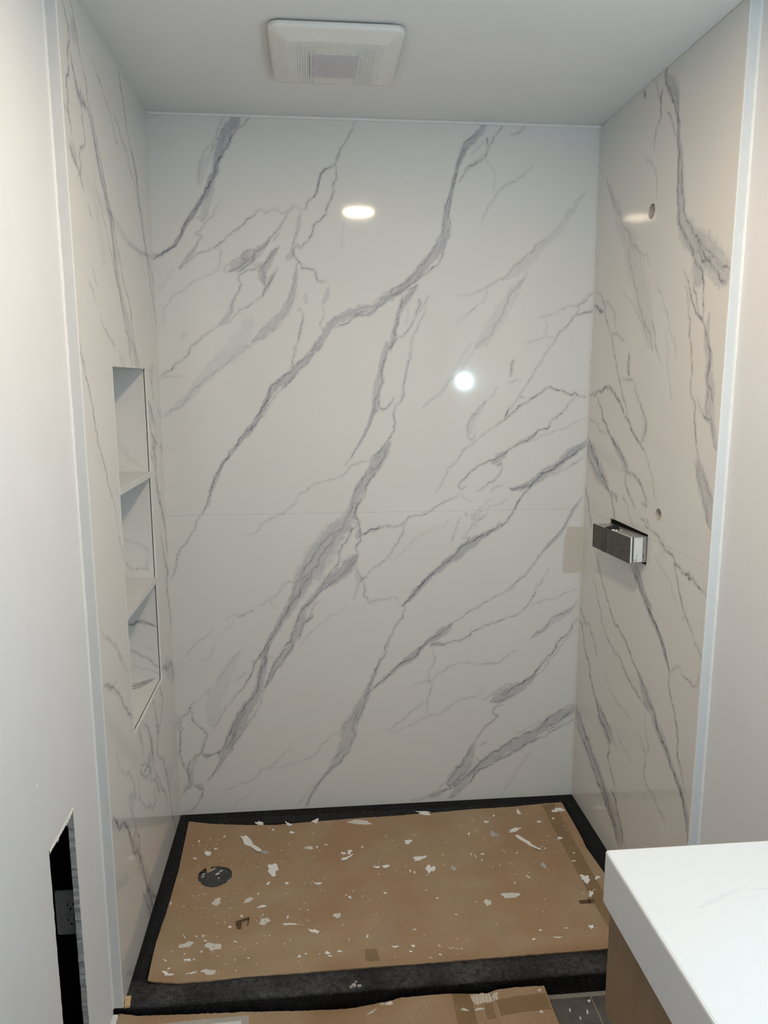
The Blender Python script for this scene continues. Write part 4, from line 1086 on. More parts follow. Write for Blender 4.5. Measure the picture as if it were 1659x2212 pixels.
# ------------------------------------------------------------------ ceiling exhaust fan
FX, FY = 0.5865, -0.505
fan = empty('exhaust_fan', (FX, FY, H))
tag(fan, 'square white ceiling exhaust fan with perforated grille and grey light lens', 'exhaust fan')
HX, HY = 0.166, 0.176
def rr3(hx, hy, r, z, n=6):
    return [(p[0], p[1], z) for p in rounded_rect(0, 0, hx, hy, r, n)]
GX, GY = 0.121, 0.128
rings = [rr3(HX - 0.008, HY - 0.008, 0.022, -0.004), rr3(HX - 0.001, HY - 0.001, 0.028, -0.0055), rr3(HX, HY, 0.029, -0.008),
         rr3(HX, HY, 0.029, -0.0165), rr3(HX - 0.003, HY - 0.003, 0.027, -0.0195), rr3(HX - 0.012, HY - 0.012, 0.022, -0.0215),
         rr3(GX + 0.018, GY + 0.018, 0.012, -0.0265), rr3(GX + 0.006, GY + 0.006, 0.006, -0.0315), rr3(GX, GY, 0.003, -0.0325)]
v, f = loft(rings, True, False)
cov = obj_from('cover', v, f, M['plastic'], fan, smooth=True)
box('mounting_collar', (-0.13, -0.14, -0.0055), (0.13, 0.14, 0.0), M['dark'], fan)
# perforated plate: real holes left and right of the lens, blind dimples above and below it
NXH, NYH = 37, 40
cw, ch = 2 * GX / NXH, 2 * GY / NYH
LX, LY0, LY1 = 0.060, -0.056, 0.078
vo, fo, vb, fb = [], [], [], []
for i in range(NXH):
    for j in range(NYH):
        x0, y0 = -GX + i * cw, -GY + j * ch
        cx, cy = x0 + cw / 2, y0 + ch / 2
        if abs(cx) < LX - 0.006 and LY0 + 0.006 < cy < LY1 - 0.006:
            continue
        edge = j < 4 or i < 3 or i >= NXH - 3
        blind = edge or abs(cx) < 0.047
        V_, F_ = (vb, fb) if blind else (vo, fo)
        b = len(V_)
        R = min(cw, ch) * (0.41 if not blind else 0.38)
        zo = -0.0325
        if edge: zo += 0.0
        sq = [(cw / 2, 0), (cw / 2, ch / 2), (0, ch / 2), (-cw / 2, ch / 2), (-cw / 2, 0), (-cw / 2, -ch / 2), (0, -ch / 2), (cw / 2, -ch / 2)]
        dep = 0.0012 if blind else 0.0045
        V_ += [(cx + p[0], cy + p[1], zo) for p in sq]
        V_ += [(cx + R * math.cos(k * math.pi / 4), cy + R * math.sin(k * math.pi / 4), zo) for k in range(8)]
        V_ += [(cx + R * 0.9 * math.cos(k * math.pi / 4), cy + R * 0.9 * math.sin(k * math.pi / 4), zo + dep) for k in range(8)]
        for k in range(8):
            q = (k + 1) % 8
            F_.append((b + k, b + 8 + k, b + 8 + q, b + q))
            F_.append((b + 8 + k, b + 16 + k, b + 16 + q, b + 8 + q))
        if blind: F_.append(tuple(b + 16 + k for k in range(8)))
g1 = obj_from('grille', vo, fo, M['plastic'], fan); g1['kind'] = 'stuff'
g2 = obj_from('grille_rim', vb, fb, M['plastic'], fan); g2['kind'] = 'stuff'
box('grille_backing', (-GX, -GY, -0.0265), (GX, GY, -0.0255), M['dark'], fan)
v, f = loft([rr3(LX, (LY1 - LY0) / 2, 0.004, -0.031, 3), rr3(LX, (LY1 - LY0) / 2, 0.004, -0.0365, 3), rr3(LX - 0.003, (LY1 - LY0) / 2 - 0.003, 0.003, -0.0372, 3)])
le = obj_from('light_lens', [(a, b + (LY0 + LY1) / 2, c) for a, b, c in v], f, M['lens'], fan)
for s in (-1, 1):
    box('lens_rail', (s * (LX + 0.001) - 0.003, LY0 - 0.003, -0.0355), (s * (LX + 0.001) + 0.003, LY1 + 0.003, -0.0315), M['plastic'], fan, 0.001)

# ------------------------------------------------------------------ lamps of the room (both just out of frame)
dl = empty('recessed_downlight', (DOWNLIGHT['pos'][0], DOWNLIGHT['pos'][1], H))
tag(dl, 'round recessed ceiling downlight with warm glow in front of the shower', 'ceiling light')
r0 = DOWNLIGHT['r']
v, f = loft([circle(0, 0, 0, r0 + 0.018), circle(0, 0, -0.004, r0 + 0.016), circle(0, 0, -0.004, r0 + 0.001), circle(0, 0, -0.001, r0)], False, False)
obj_from('trim_ring', v, f, M['white_plastic'], dl)
v, f = loft([circle(0, 0, -0.0015, r0 * 0.02, 32), circle(0, 0, -0.0020, r0, 32)], True, False)
obj_from('diffuser', v, [tuple(q[::-1]) for q in f], glow('downlight_glow', DOWNLIGHT['col'], DOWNLIGHT['strength']), dl)

sc = empty('wall_lamp', (XR, LAMP['pos'][1], LAMP['pos'][2]))
tag(sc, 'small cool white globe lamp on the right wall above the vanity', 'wall lamp')
def cyl_x(name, x0, x1, r0_, r1_, mat, par, n=24):
    v, f = loft([[(x, r_ * math.cos(2 * math.pi * i / n), r_ * math.sin(2 * math.pi * i / n)) for i in range(n)] for x, r_ in ((x0, r0_), (x1, r1_))])
    return obj_from(name, v, f, mat, par)
cyl_x('backplate', -0.012, 0.0, 0.045, 0.048, M['white_plastic'], sc)
dxl = LAMP['pos'][0] - XR
cyl_x('socket', dxl + LAMP['r'] * 0.9, -0.012, 0.012, 0.016, M['white_plastic'], sc)
bmx = bmesh.new()
bmesh.ops.create_uvsphere(bmx, u_segments=12, v_segments=8, radius=LAMP['r'])
bm_obj('globe', bmx, glow('lamp_glow', LAMP['col'], LAMP['strength']), sc, smooth=True, loc=(dxl, 0, 0))

# ------------------------------------------------------------------ shower pan
pan = empty('shower_pan', (0.75, -0.45, FLOOR_Z))
tag(pan, 'black slate-textured shower pan with raised rim and threshold', 'shower pan')
X0p, X1p = -0.021, W + 0.021
def pz(x, y):
    d = min(x, W - x, -y)
    if d < 0.017: z = 0.0
    elif d < 0.021: z = -0.0025 * (d - 0.017) / 0.004
    elif d < 0.034: z = -0.0025 - 0.0015 * (d - 0.021) / 0.013
    elif d < 0.050: z = -0.004 - 0.018 * ((d - 0.034) / 0.016) ** 0.8
    else: z = -0.022
    if y < -0.788:
        k = min(1.0, (-0.788 - y) / 0.022)
        z = max(z, -0.022 + 0.022 * (k * k * (3 - 2 * k)))
    if y < -0.81:
        z -= 0.002 * (-0.81 - y) / 0.07
    return z
def brk(ks, st):
    o = []
    for p, q in zip(ks, ks[1:]):
        n = max(1, int(round(abs(q - p) / st)))
        o += list(np.linspace(p, q, n, endpoint=False))
    return o + [ks[-1]]
gx = brk([X0p, 0, 0.017, 0.021, 0.034, 0.050, W - 0.050, W - 0.034, W - 0.021, W - 0.017, W, X1p], 0.02)
gy = brk([0.006, 0, -0.017, -0.021, -0.034, -0.050, -0.788, -0.810, -0.874], 0.011)
rn = random.Random(3)
vp, fp = [], []
ny = len(gy)
prof = [(-0.878, -0.0035), (-0.8815, -0.0065), (-0.883, -0.011), (-0.8835, -0.018), (-0.8835, -0.040), (-0.8835, FLOOR_Z)]
for x in gx:
    for y in gy:
        vp.append((x, y, pz(x, y)))
    for k, (y, z) in enumerate(prof):
        wob = 0.0006 * math.sin(x * 41) + 0.0004 * math.sin(x * 113 + 1)
        vp.append((x, y + (wob if 0 < k < 5 else 0), z + pz(x, -0.874) * (1 if k < 2 else 0)))
m_ = ny + len(prof)
for i in range(len(gx) - 1):
    for j in range(m_ - 1):
        a = i * m_ + j
        fp.append((a, a + 1, a + m_ + 1, a + m_))
for i in (0, len(gx) - 1):          # close the two ends
    col_ = [i * m_ + j for j in range(m_)]
    b = len(vp)
    vp.append((gx[i], 0.006, FLOOR_Z))
    fp.append(tuple(col_ + [b]) if i == 0 else tuple((col_ + [b])[::-1]))
def par(o):
    o.parent = pan
    o.matrix_parent_inverse = Matrix.Translation(pan.location).inverted()
    return o
par(obj_from('basin', vp, fp, M['slate']))
HCX, HCY, HCR = 0.166, -0.347, 0.055
v, f = loft([circle(HCX, HCY, -0.0225, 0.058), circle(HCX, HCY, -0.0200, 0.057), circle(HCX, HCY, -0.0195, 0.050), circle(HCX, HCY, -0.0205, 0.012)], False, True)
par(obj_from('drain_cover', v, f, M['drain'], smooth=True))
rnd = random.Random(21)
def blob_pts(ax, bx, n, rgh, r):
    pts = []
    ph = [r.uniform(0, 6.28) for _ in range(4)]
    for k in range(n):
        a = 2 * math.pi * k / n
        rad = 1 + rgh * (0.45 * math.sin(2 * a + ph[0]) + 0.4 * math.sin(3 * a + ph[1]) + 0.35 * math.sin(5 * a + ph[2]) + r.uniform(-0.25, 0.25))
        c, s = math.cos(a) * rad, math.sin(a) * rad
        pts.append((ax[0] * c + bx[0] * s, ax[1] * c + bx[1] * s))
    return pts
for k in range(9):                       # plaster crumbs fallen on the drain cover
    a = rnd.uniform(0, 6.28); q = rnd.uniform(0.012, 0.042)
    ln = rnd.choice((0.003, 0.006, 0.011)); an = rnd.uniform(2.2, 3.0)
    pts = blob_pts((ln * math.cos(an), -ln * math.sin(an)), (0.0015 * math.sin(an), 0.0015 * math.cos(an)), 10, 0.5, rnd)
    cx, cy = HCX + q * math.cos(a), HCY + q * math.sin(a)
    v, f = loft([[(cx + p[0], cy + p[1], -0.0198) for p in pts], [(cx + p[0] * .6, cy + p[1] * .6, -0.0180) for p in pts]], False, True)
    par(obj_from('plaster_crumb', v, f, M['flake']))
for (cx, cy, l) in ((0.598, -0.868, 0.008), (0.612, -0.872, 0.006), (0.590, -0.874, 0.004), (0.604, -0.858, 0.004)):
    pts = blob_pts((l, 0), (0, l * 0.7), 12, 0.4, rnd)
    v, f = loft([[(cx + p[0], cy + p[1], pz(cx, -0.87) - 0.001) for p in pts], [(cx + p[0] * .7, cy + p[1] * .7, pz(cx, -0.87) + 0.003) for p in pts]], False, True)
    par(obj_from('plaster_crumb', v, f, M['grey_flake']))

# wooden shim under the left edge strip
bmx = box_bm((-0.007, -0.016, 0.0), (0.007, 0.016, 0.0075), 0.0006, 1)
sh = bm_obj('wood_shim', bmx, M['pine'], None, loc=(0.0085, -0.872, -0.0005))
sh.rotation_euler = (0.05, 0, 0.12)
tag(sh, 'small pale pine shim at the front left corner of the pan', 'shim')

# ------------------------------------------------------------------ cardboard in the pan
def curve(pts, k):
    P = np.array(pts, float)
    s = np.concatenate([[0], np.cumsum(np.linalg.norm(np.diff(P[:, :2], axis=0), axis=1))])
    s /= s[-1]
    return np.array([np.interp(k, s, P[:, i]) for i in range(3)]).T
BACK = [(0.0352, -0.0403, -0.003), (0.1242, -0.0558, -0.008), (0.243, -0.0698, -0.012), (0.3613, -0.0752, -0.012), (0.5314, -0.0676, -0.012), (0.7042, -0.0629, -0.012), (0.88, -0.055, -0.012), (1.0588, -0.047, -0.012), (1.2389, -0.0453, -0.01), (1.3862, -0.0386, -0.007), (1.4458, -0.0411, -0.004)]
RIGHT = [(1.4458, -0.0411, -0.004), (1.448, -0.1516, -0.009), (1.4482, -0.221, -0.012), (1.447, -0.2676, -0.013), (1.4426, -0.3165, -0.013), (1.4477, -0.3868, -0.012), (1.4516, -0.452, -0.012), (1.450, -0.65, -0.010), (1.448, -0.808, 0.003)]
LEFT = [(0.0352, -0.0403, -0.003), (0.0374, -0.1396, -0.008), (0.0438, -0.3219, -0.01), (0.0413, -0.5292, -0.01), (0.0357, -0.6275, -0.008), (0.0395, -0.7242, -0.003), (0.0458, -0.808, 0.006)]
FRONT = [(0.0458, -0.808, 0.006), (0.079, -0.8159, 0.006), (0.1288, -0.8228, 0.005), (0.2077, -0.8201, 0.003), (0.2947, -0.8143, 0.003), (0.4446, -0.8156, 0.003), (0.6978, -0.8132, 0.003), (0.9057, -0.8126, 0.003), (1.1181, -0.8104, 0.003), (1.3258, -0.8072, 0.003), (1.448, -0.808, 0.003)]
def sheet(name, back, front, left, right, nu, nv, thick, hole, sag, mat, zfun=None):
    ks, kt = np.linspace(0, 1, nu + 1), np.linspace(0, 1, nv + 1)
    Bc, Fc, Lc, Rc = curve(back, ks), curve(front, ks), curve(left, kt), curve(right, kt)
    S, T = np.meshgrid(ks, kt)
    S3, T3 = S[..., None], T[..., None]
    P = (1 - T3) * Bc[None] + T3 * Fc[None] + (1 - S3) * Lc[:, None] + S3 * Rc[:, None] \
        - ((1 - S3) * (1 - T3) * Bc[0] + S3 * (1 - T3) * Bc[-1] + (1 - S3) * T3 * Fc[0] + S3 * T3 * Fc[-1])
    P = P.copy()
    P[..., 2] -= sag * np.minimum(1, 4 * np.minimum(T, 1 - T)) * np.minimum(1, 6 * np.minimum(S, 1 - S))
    P[..., 2] += 0.0007 * np.sin(P[..., 0] * 13 + P[..., 1] * 7) + 0.0005 * np.sin(P[..., 0] * 29 - P[..., 1] * 17)
    P[..., 2] = np.maximum(P[..., 2], -0.0172)
    if zfun is not None: P[..., 2] = zfun(P[..., 0], P[..., 1])
    P = P.reshape(-1, 3)
    a = (np.arange(nv)[:, None] * (nu + 1) + np.arange(nu)[None]).ravel()
    F = np.stack([a, a + nu + 1, a + nu + 2, a + 1], 1)
    if hole:
        c = P[F].mean(1)
        F = F[np.hypot(c[:, 0] - hole[0], c[:, 1] - hole[1]) > hole[2]]
    E = np.concatenate([F[:, [0, 1]], F[:, [1, 2]], F[:, [2, 3]], F[:, [3, 0]]])
    Es = np.sort(E, 1)
    _, first, cnt = np.unique(Es[:, 0] * 1000003 + Es[:, 1], return_index=True, return_counts=True)
    BE = E[first[cnt == 1]]
    bv = np.unique(BE)
    rs = np.random.RandomState(4)
    if hole:
        s = bv[np.hypot(P[bv, 0] - hole[0], P[bv, 1] - hole[1]) < hole[2] * 1.6]
        an = np.arctan2(P[s, 1] - hole[1], P[s, 0] - hole[0])
        rr = hole[2] * (1 + 0.03 * np.sin(3 * an) + rs.normal(0, 0.02, len(s)))
        P[s, 0] = hole[0] + rr * np.cos(an); P[s, 1] = hole[1] + rr * np.sin(an)
        o_ = np.setdiff1d(bv, s)
    else:
        o_ = bv
    P[o_, 1] += rs.normal(0, 0.0006, len(o_))
    n = len(P)
    mp = np.zeros(n, int); mp[bv] = n + np.arange(len(bv))
    lo = P[bv].copy(); lo[:, 2] -= thick
    P = np.concatenate([P, lo])
    bot = F[:, ::-1] + 0
    F2 = np.stack([BE[:, 1], BE[:, 0], mp[BE[:, 0]], mp[BE[:, 1]]], 1)
    return obj_from(name, P.tolist(), [tuple(q) for q in np.concatenate([F, F2]).tolist()], mat)

cb = sheet('cardboard_sheet', BACK, FRONT, LEFT, RIGHT, 150, 84, 0.004, (HCX, HCY, HCR), 0.003, M['cardboard'])
tag(cb, 'large brown cardboard sheet covering the shower pan, splattered with paint', 'cardboard')
bvh = BVHTree.FromPolygons([v.co[:] for v in cb.data.vertices], [p.vertices[:] for p in cb.data.polygons])
def hz(x, y, tree=bvh, z=-0.013):
    h = tree.ray_cast(Vector((x, y, 1.0)), Vector((0, 0, -1)))
    return h[0].z if h[0] is not None else z

def drape(name, quad, nu, nv, off, mat, parent, tree=bvh, jit=0.0, seed=1, zf=None):
    """a thin strip lying on the sheet; quad = four (x, y) corners"""
    rs = random.Random(seed)
    vs_, fs_ = [], []
    for j in range(nv + 1):
        for i in range(nu + 1):
            s, t = i / nu, j / nv
            x = (1 - s) * (1 - t) * quad[0][0] + s * (1 - t) * quad[1][0] + s * t * quad[2][0] + (1 - s) * t * quad[3][0]
            y = (1 - s) * (1 - t) * quad[0][1] + s * (1 - t) * quad[1][1] + s * t * quad[2][1] + (1 - s) * t * quad[3][1]
            if i in (0, nu): x += rs.gauss(0, jit)
            if j in (0, nv): y += rs.gauss(0, jit)
            vs_.append((x, y, (hz(x, y, tree) if zf is None else float(zf(x, y))) + off))
    for j in range(nv):
        for i in range(nu):
            a = j * (nu + 1) + i
            fs_.append((a, a + nu + 1, a + nu + 2, a + 1))
    # give it a real thickness with a skirt
    n = len(vs_)
    ring = [i for i in range(nu + 1)] + [(j + 1) * (nu + 1) - 1 for j in range(1, nv + 1)] + [nv * (nu + 1) + i for i in range(nu - 1, -1, -1)] + [j * (nu + 1) for j in range(nv - 1, 0, -1)]
    for q in ring:
        vs_.append((vs_[q][0], vs_[q][1], vs_[q][2] - off * 1.2))
    for k in range(len(ring)):
        k2 = (k + 1) % len(ring)
        fs_.append((ring[k], ring[k2], n + k2, n + k))
    return obj_from(name, vs_, fs_, mat, parent)
drape('tape_strip', ((1.367, -0.049), (1.4165, -0.045), (1.411, -0.800), (1.3635, -0.800)), 3, 60, 0.0005, M['tape'], cb)
drape('tape_strip', ((1.2963, -0.3125), (1.440, -0.299), (1.440, -0.3005), (1.2963, -0.3145)), 12, 1, 0.0007, M['cardboard'], cb)
drape('tape_residue', ((0.635, -0.735), (0.672, -0.733), (0.674, -0.790), (0.638, -0.790)), 5, 5, 0.0005, M['tape'], cb, jit=0.0015)
# torn flap at the drain hole
fl = obj_from('torn_flap', [(0.132, -0.302, -0.0115), (0.146, -0.296, -0.0115), (0.152, -0.322, -0.0165), (0.139, -0.329, -0.0165),
                            (0.132, -0.302, -0.0130), (0.146, -0.296, -0.0130), (0.152, -0.322, -0.0180), (0.139, -0.329, -0.0180)],
              [(0, 1, 2, 3), (7, 6, 5, 4), (0, 4, 5, 1), (1, 5, 6, 2), (2, 6, 7, 3), (3, 7, 4, 0)], M['cardboard'], cb)

# ------------------------------------------------------------------ paint flakes and dried smears
SMEARS = """202,-674,22.1,-2.1,2.1,-16.6
343,-579,16.3,2.7,2.4,-13.6
125,-664,16.5,10.2,5.0,-10.4
204,-784,20.9,-2.0,1.4,-11.3
662,-89,41.1,-3.9,-0.9,-13.4
188,-477,7.2,-14.8,-10.1,-8.8
287,-477,15.0,9.7,2.9,-7.7
563,-574,10.6,-1.0,-0.5,-12.3
477,-221,13.4,-1.3,0.1,-10.2
1115,-533,26.2,-2.5,-3.7,-14.0
1035,-561,11.8,-1.1,-3.1,-13.6"""
FLAKES = """269,-180,36.7,-39.2,-4.7,-15.6|long torn white paint strip near the back left of the pan cardboard
128,-226,11.5,-1.1,1.7,-12.8|round white paint disc just behind the drain hole
356,-330,19.0,-12.6,-4.6,-25.4|broad L-shaped white paint flake right of the drain hole
331,-511,9.9,4.6,1.7,-5.6|short oblong white flake in front of the drain hole, right of the splash marks
420,-600,17.7,-3.1,-0.1,-4.2|thin straight white sliver right of the brown tape scrap
507,-418,10.1,-2.3,-0.3,-5.5|oval white flake with dark underside in the middle left of the pan cardboard
94,-786,15.6,-4.9,0.4,-6.3|curled white flake at the front left corner of the pan cardboard
159,-785,10.8,1.6,0.8,-3.0|thin bent white flake beside the front left corner of the pan cardboard
139,-729,7.8,-0.7,0.9,-5.8|small round white flake near the front left corner of the pan cardboard
295,-62,15.0,-10.6,-1.5,-10.4|ragged white flake hanging on the back edge, above the long torn strip
400,-77,8.7,-11.1,-2.7,-7.1|pointed white flake at the back edge of the cardboard, second from the left
500,-66,11.6,-1.1,0.0,-11.4|white flake standing at the back edge of the cardboard, third from the left
493,-639,13.5,-8.2,-2.2,-7.9|spidery white paint flake in the middle of the pan cardboard
604,-293,15.7,10.1,1.7,-7.2|curved white shaving among three flakes in the back middle of the cardboard
617,-259,7.3,-0.7,-0.6,-11.9|small crumpled white flake behind the curved shaving
323,-234,10.8,-1.0,0.5,-8.8|grey putty lump at the end of the long torn strip
905,-48,29.7,-10.7,-2.5,-10.9|stringy white flake tangle on the middle of the back edge of the cardboard
1265,-83,5.4,-10.8,-4.9,-7.1|short white flake near the back right of the pan cardboard
1416,-87,17.7,-1.7,-4.9,-14.9|star-shaped white flake in the back right corner of the pan cardboard
1140,-205,12.9,-14.0,-5.1,-9.6|pale grey pointed flake left of the long white sliver
1222,-187,25.3,8.0,-0.9,-8.2|narrow white flake just behind the long white sliver
1244,-261,23.6,-37.6,-5.9,-8.5|long white sliver in the back right of the pan cardboard
1370,-252,10.2,-0.9,-2.1,-6.1|bow-tie shaped white flake on the brown tape strip
826,-220,10.1,-1.0,-1.7,-13.3|crumpled white flake in the back centre of the pan cardboard
852,-319,18.9,8.5,1.0,-11.9|leaf-shaped white flake in the centre of the pan cardboard
937,-308,7.7,-0.8,-1.5,-8.4|tan cardboard chip in the centre of the pan cardboard
882,-379,3.6,-17.6,-14.3,-10.2|broad torn white flake in front of the leaf-shaped flake
960,-385,3.7,-11.1,-6.7,-6.6|rounded pale grey flake right of the broad torn flake
1380,-482,13.8,-8.1,-7.7,-14.0|broad white flake on the tape strip near the vanity corner
1420,-482,7.4,-0.7,-2.5,-6.7|small white flake at the right edge of the cardboard by the vanity corner
1371,-556,8.4,-0.8,-3.6,-9.8|split white flake beside the vanity front, nearer than the broad one
1265,-398,7.8,-10.9,-5.1,-7.2|smooth grey-white flake left of the tape strip"""
SMALL = """344,-402,6.6,5.5,1.9,-4.4
77,-729,5.4,-5.5,-1.1,-2.3
346,-105,5.1,-0.5,0.2,-4.4
414,-127,8.8,-0.9,0.1,-6.5
595,-265,8.4,-0.8,-0.4,-7.8
704,-352,10.5,-1.0,-0.4,-4.5
735,-351,11.7,-1.1,-0.8,-7.4
530,-740,6.7,-5.9,-2.1,-4.4
564,-736,5.9,-0.5,-0.1,-4.0
537,-754,5.9,-0.5,-0.1,-3.1
264,-660,5.7,-4.7,-0.8,-2.3
405,-407,6.8,-0.6,0.2,-4.9
88,-155,3.4,-0.3,0.8,-5.9
536,-210,6.9,-4.9,-0.7,-3.0
662,-235,3.9,-0.4,-0.4,-5.7
152,-202,6.1,-0.6,0.6,-4.9
88,-253,5.9,-0.5,0.7,-4.7
272,-549,4.3,-0.5,0.4,-4.4
241,-593,5.8,-0.6,0.4,-4.2
114,-632,4.9,-9.0,-1.5,-1.2
648,-677,3.6,7.1,2.3,-2.2
47,-480,1.2,5.5,2.2,-1.8
174,-134,3.8,6.2,1.5,-2.7
316,-450,3.6,-0.3,0.2,-3.4
412,-569,3.1,5.4,2.0,-2.6
451,-746,4.7,-0.4,0.1,-4.7
176,-649,3.7,-0.3,0.5,-3.4
166,-628,3.9,-5.6,-1.5,-2.0
148,-629,4.1,-0.4,0.3,-2.3
93,-763,3.8,2.9,1.1,-1.8
156,-728,3.6,-0.3,0.5,-3.2
172,-695,1.4,5.0,1.9,-1.5
126,-704,2.7,-0.3,0.4,-2.7
504,-220,4.4,-0.5,-0.1,-5.7
308,-736,4.3,-0.5,0.2,-2.7
469,-737,3.9,-0.3,0.0,-2.6
606,-494,4.9,-0.5,-0.2,-5.3
595,-483,2.6,-0.3,-0.2,-3.3
1130,-128,8.4,-0.8,-1.5,-6.7
1324,-149,7.0,-0.6,-1.7,-5.7
738,-349,10.1,-1.0,-0.7,-6.4
704,-352,10.1,-1.0,-0.4,-4.0
1314,-708,6.7,-0.6,-3.4,-9.1
1197,-451,5.0,-5.0,-2.0,-3.3
1373,-387,6.4,-0.7,-1.1,-3.2
1160,-706,5.6,-0.5,-0.9,-3.0
1128,-745,5.4,-0.5,-1.2,-4.1
724,-733,8.6,-0.8,-0.4,-4.1
776,-734,6.5,-0.7,-0.5,-4.1
851,-743,2.4,-7.0,-1.6,-1.2
847,-783,5.4,-2.5,-0.8,-2.1
766,-758,5.4,-0.5,-0.4,-2.9
719,-485,6.7,-0.7,-0.4,-3.6
926,-607,3.2,-0.3,-0.6,-3.3
1239,-704,4.9,-0.4,-0.8,-2.4
1201,-744,11.0,-1.1,-0.8,-2.4
1051,-194,3.8,-0.4,-1.3,-6.4
817,-792,4.2,-0.4,-0.4,-2.8
1167,-94,4.5,-0.4,-1.2,-4.9
1195,-320,4.1,4.9,1.0,-2.3
1035,-313,3.6,-0.3,-0.9,-4.1
1047,-327,2.7,-9.3,-1.5,-1.5
1074,-315,8.0,0.3,-0.5,-3.4
1064,-348,4.2,6.8,1.1,-1.4
827,-392,3.5,-0.3,-0.8,-5.5
813,-382,3.5,-0.4,-0.7,-5.5
1389,-343,5.3,2.1,-0.4,-2.8
1383,-134,5.0,-0.5,-1.5,-4.8
1145,-476,2.9,-0.3,-1.0,-3.7
881,-525,4.4,1.8,0.2,-2.7
790,-661,5.4,2.1,0.3,-2.7
1299,-304,2.6,-0.3,-1.1,-3.4
1280,-304,3.2,-2.7,-1.5,-2.8"""

def flake(name, cx, cy, a, b, mat, parent=None, thick=0.0012, rgh=0.5, n=16, curl=0.0, tree=bvh, seed=0):
    r = random.Random(seed)
    pts = blob_pts(a, b, n, rgh, r)
    la = math.hypot(*a) + 1e-6
    ux, uy = a[0] / la, a[1] / la
    z0 = hz(cx, cy, tree)
    def lift(p):
        k = (p[0] * ux + p[1] * uy) / la
        return curl * la * k * k
    zz = [hz(cx + p[0], cy + p[1], tree, z0) for p in pts]
    zz = [z if abs(z - z0) < 0.004 else z0 for z in zz]
    r0_ = [(p[0], p[1], z - z0 + 0.0002 + lift(p)) for p, z in zip(pts, zz)]
    r1_ = [(p[0] * 0.97, p[1] * 0.97, z - z0 + 0.0002 + thick * r.uniform(0.6, 1.0) + lift(p)) for p, z in zip(pts, zz)]
    r2_ = [(p[0] * 0.5, p[1] * 0.5, thick * r.uniform(0.9, 1.3) + lift((p[0] * .5, p[1] * .5))) for p in pts]
    v, f = loft([r0_, r1_, r2_], True, True)
    o = obj_from(name, v, f, mat, parent)
    o.location = (cx, cy, z0)
    return o
def rows(s):
    for q in s.strip().split('\n'):
        q = q.split('|')
        n = [float(x) / 1000 for x in q[0].split(',')]
        yield n, (q[1] if len(q) > 1 else None)
for k, (n, _) in enumerate(rows(SMEARS)):
    flake('paint_smear', n[0], n[1], n[2:4], n[4:6], M['smear'], cb, 0.0004, 0.32, 26, 0, seed=100 + k)
for k, (n, lab) in enumerate(rows(FLAKES)):
    mt = M['grey_flake'] if 'grey' in lab else M['tan_flake'] if lab.startswith('tan ') else M['flake']
    rg_ = 0.08 if 'disc' in lab else 0.55
    o = flake('paint_flake', n[0], n[1], n[2:4], n[4:6], mt, None, 0.0015, rg_, 22, 0.12 if 'curl' in lab or 'curv' in lab else 0.05, seed=200 + k)
    tag(o, lab, 'paint flake', 'paint flakes on the pan cardboard')
MARKS = ['long torn strip', 'round white disc', 'L-shaped flake', 'short oblong flake', 'straight sliver by the tape scrap', 'oval dark-edged flake', 'curled corner flake', 'thin bent corner flake',
         'small round flake near the front left corner', 'ragged flake on the back edge', 'pointed back-edge flake', 'standing back-edge flake', 'spidery flake', 'curved shaving', 'crumpled flake by the shaving', 'grey putty lump',
         'stringy flake tangle', 'short flake at the back right', 'star-shaped corner flake', 'pale grey pointed flake', 'narrow flake at the back right', 'long white sliver', 'bow-tie flake', 'crumpled back-centre flake',
         'leaf-shaped flake', 'tan chip', 'broad torn flake', 'rounded grey flake', 'broad flake on the tape strip', 'flake at the right edge', 'split flake', 'smooth grey-white flake']
marks = [(n[0], n[1], q) for (n, _), q in zip(rows(FLAKES), MARKS)]
marks += [(HCX, HCY, 'drain hole'), (0.277, -0.578, 'left tape scrap'), (1.342, -0.59, 'right tape scrap'), (0.655, -0.762, 'square tape residue')]
def chip_label(n, seen):
    la, lb = math.hypot(*n[2:4]), math.hypot(*n[4:6])
    asp = max(la, lb) / max(1e-6, min(la, lb))
    shape = 'sliver-thin' if asp > 3.2 else 'oblong' if asp > 1.8 else 'stubby'
    size = 'larger' if la > 0.010 else 'small' if la > 0.006 else 'tiny'
    for mx, my, nm in sorted(marks, key=lambda q: math.hypot(q[0] - n[0], q[1] - n[1]))[:8]:
        dx, dy = n[0] - mx, n[1] - my
        w = ('right of' if dx > 0 else 'left of') if abs(dx) > abs(dy) else ('behind' if dy > 0 else 'in front of')
        lb_ = '%s %s white paint chip %s the %s' % (size, shape, w, nm)
        if lb_ not in seen:
            seen.add(lb_)
            return lb_
    return lb_
seen_labels = set()
for k, (n, _) in enumerate(rows(SMALL)):
    o = flake('paint_chip', n[0], n[1], n[2:4], n[4:6], M['flake'], None, 0.0012, 0.45, 12, 0.1, seed=300 + k)
    tag(o, chip_label(n, seen_labels), 'paint chip', 'small paint chips on the pan cardboard')
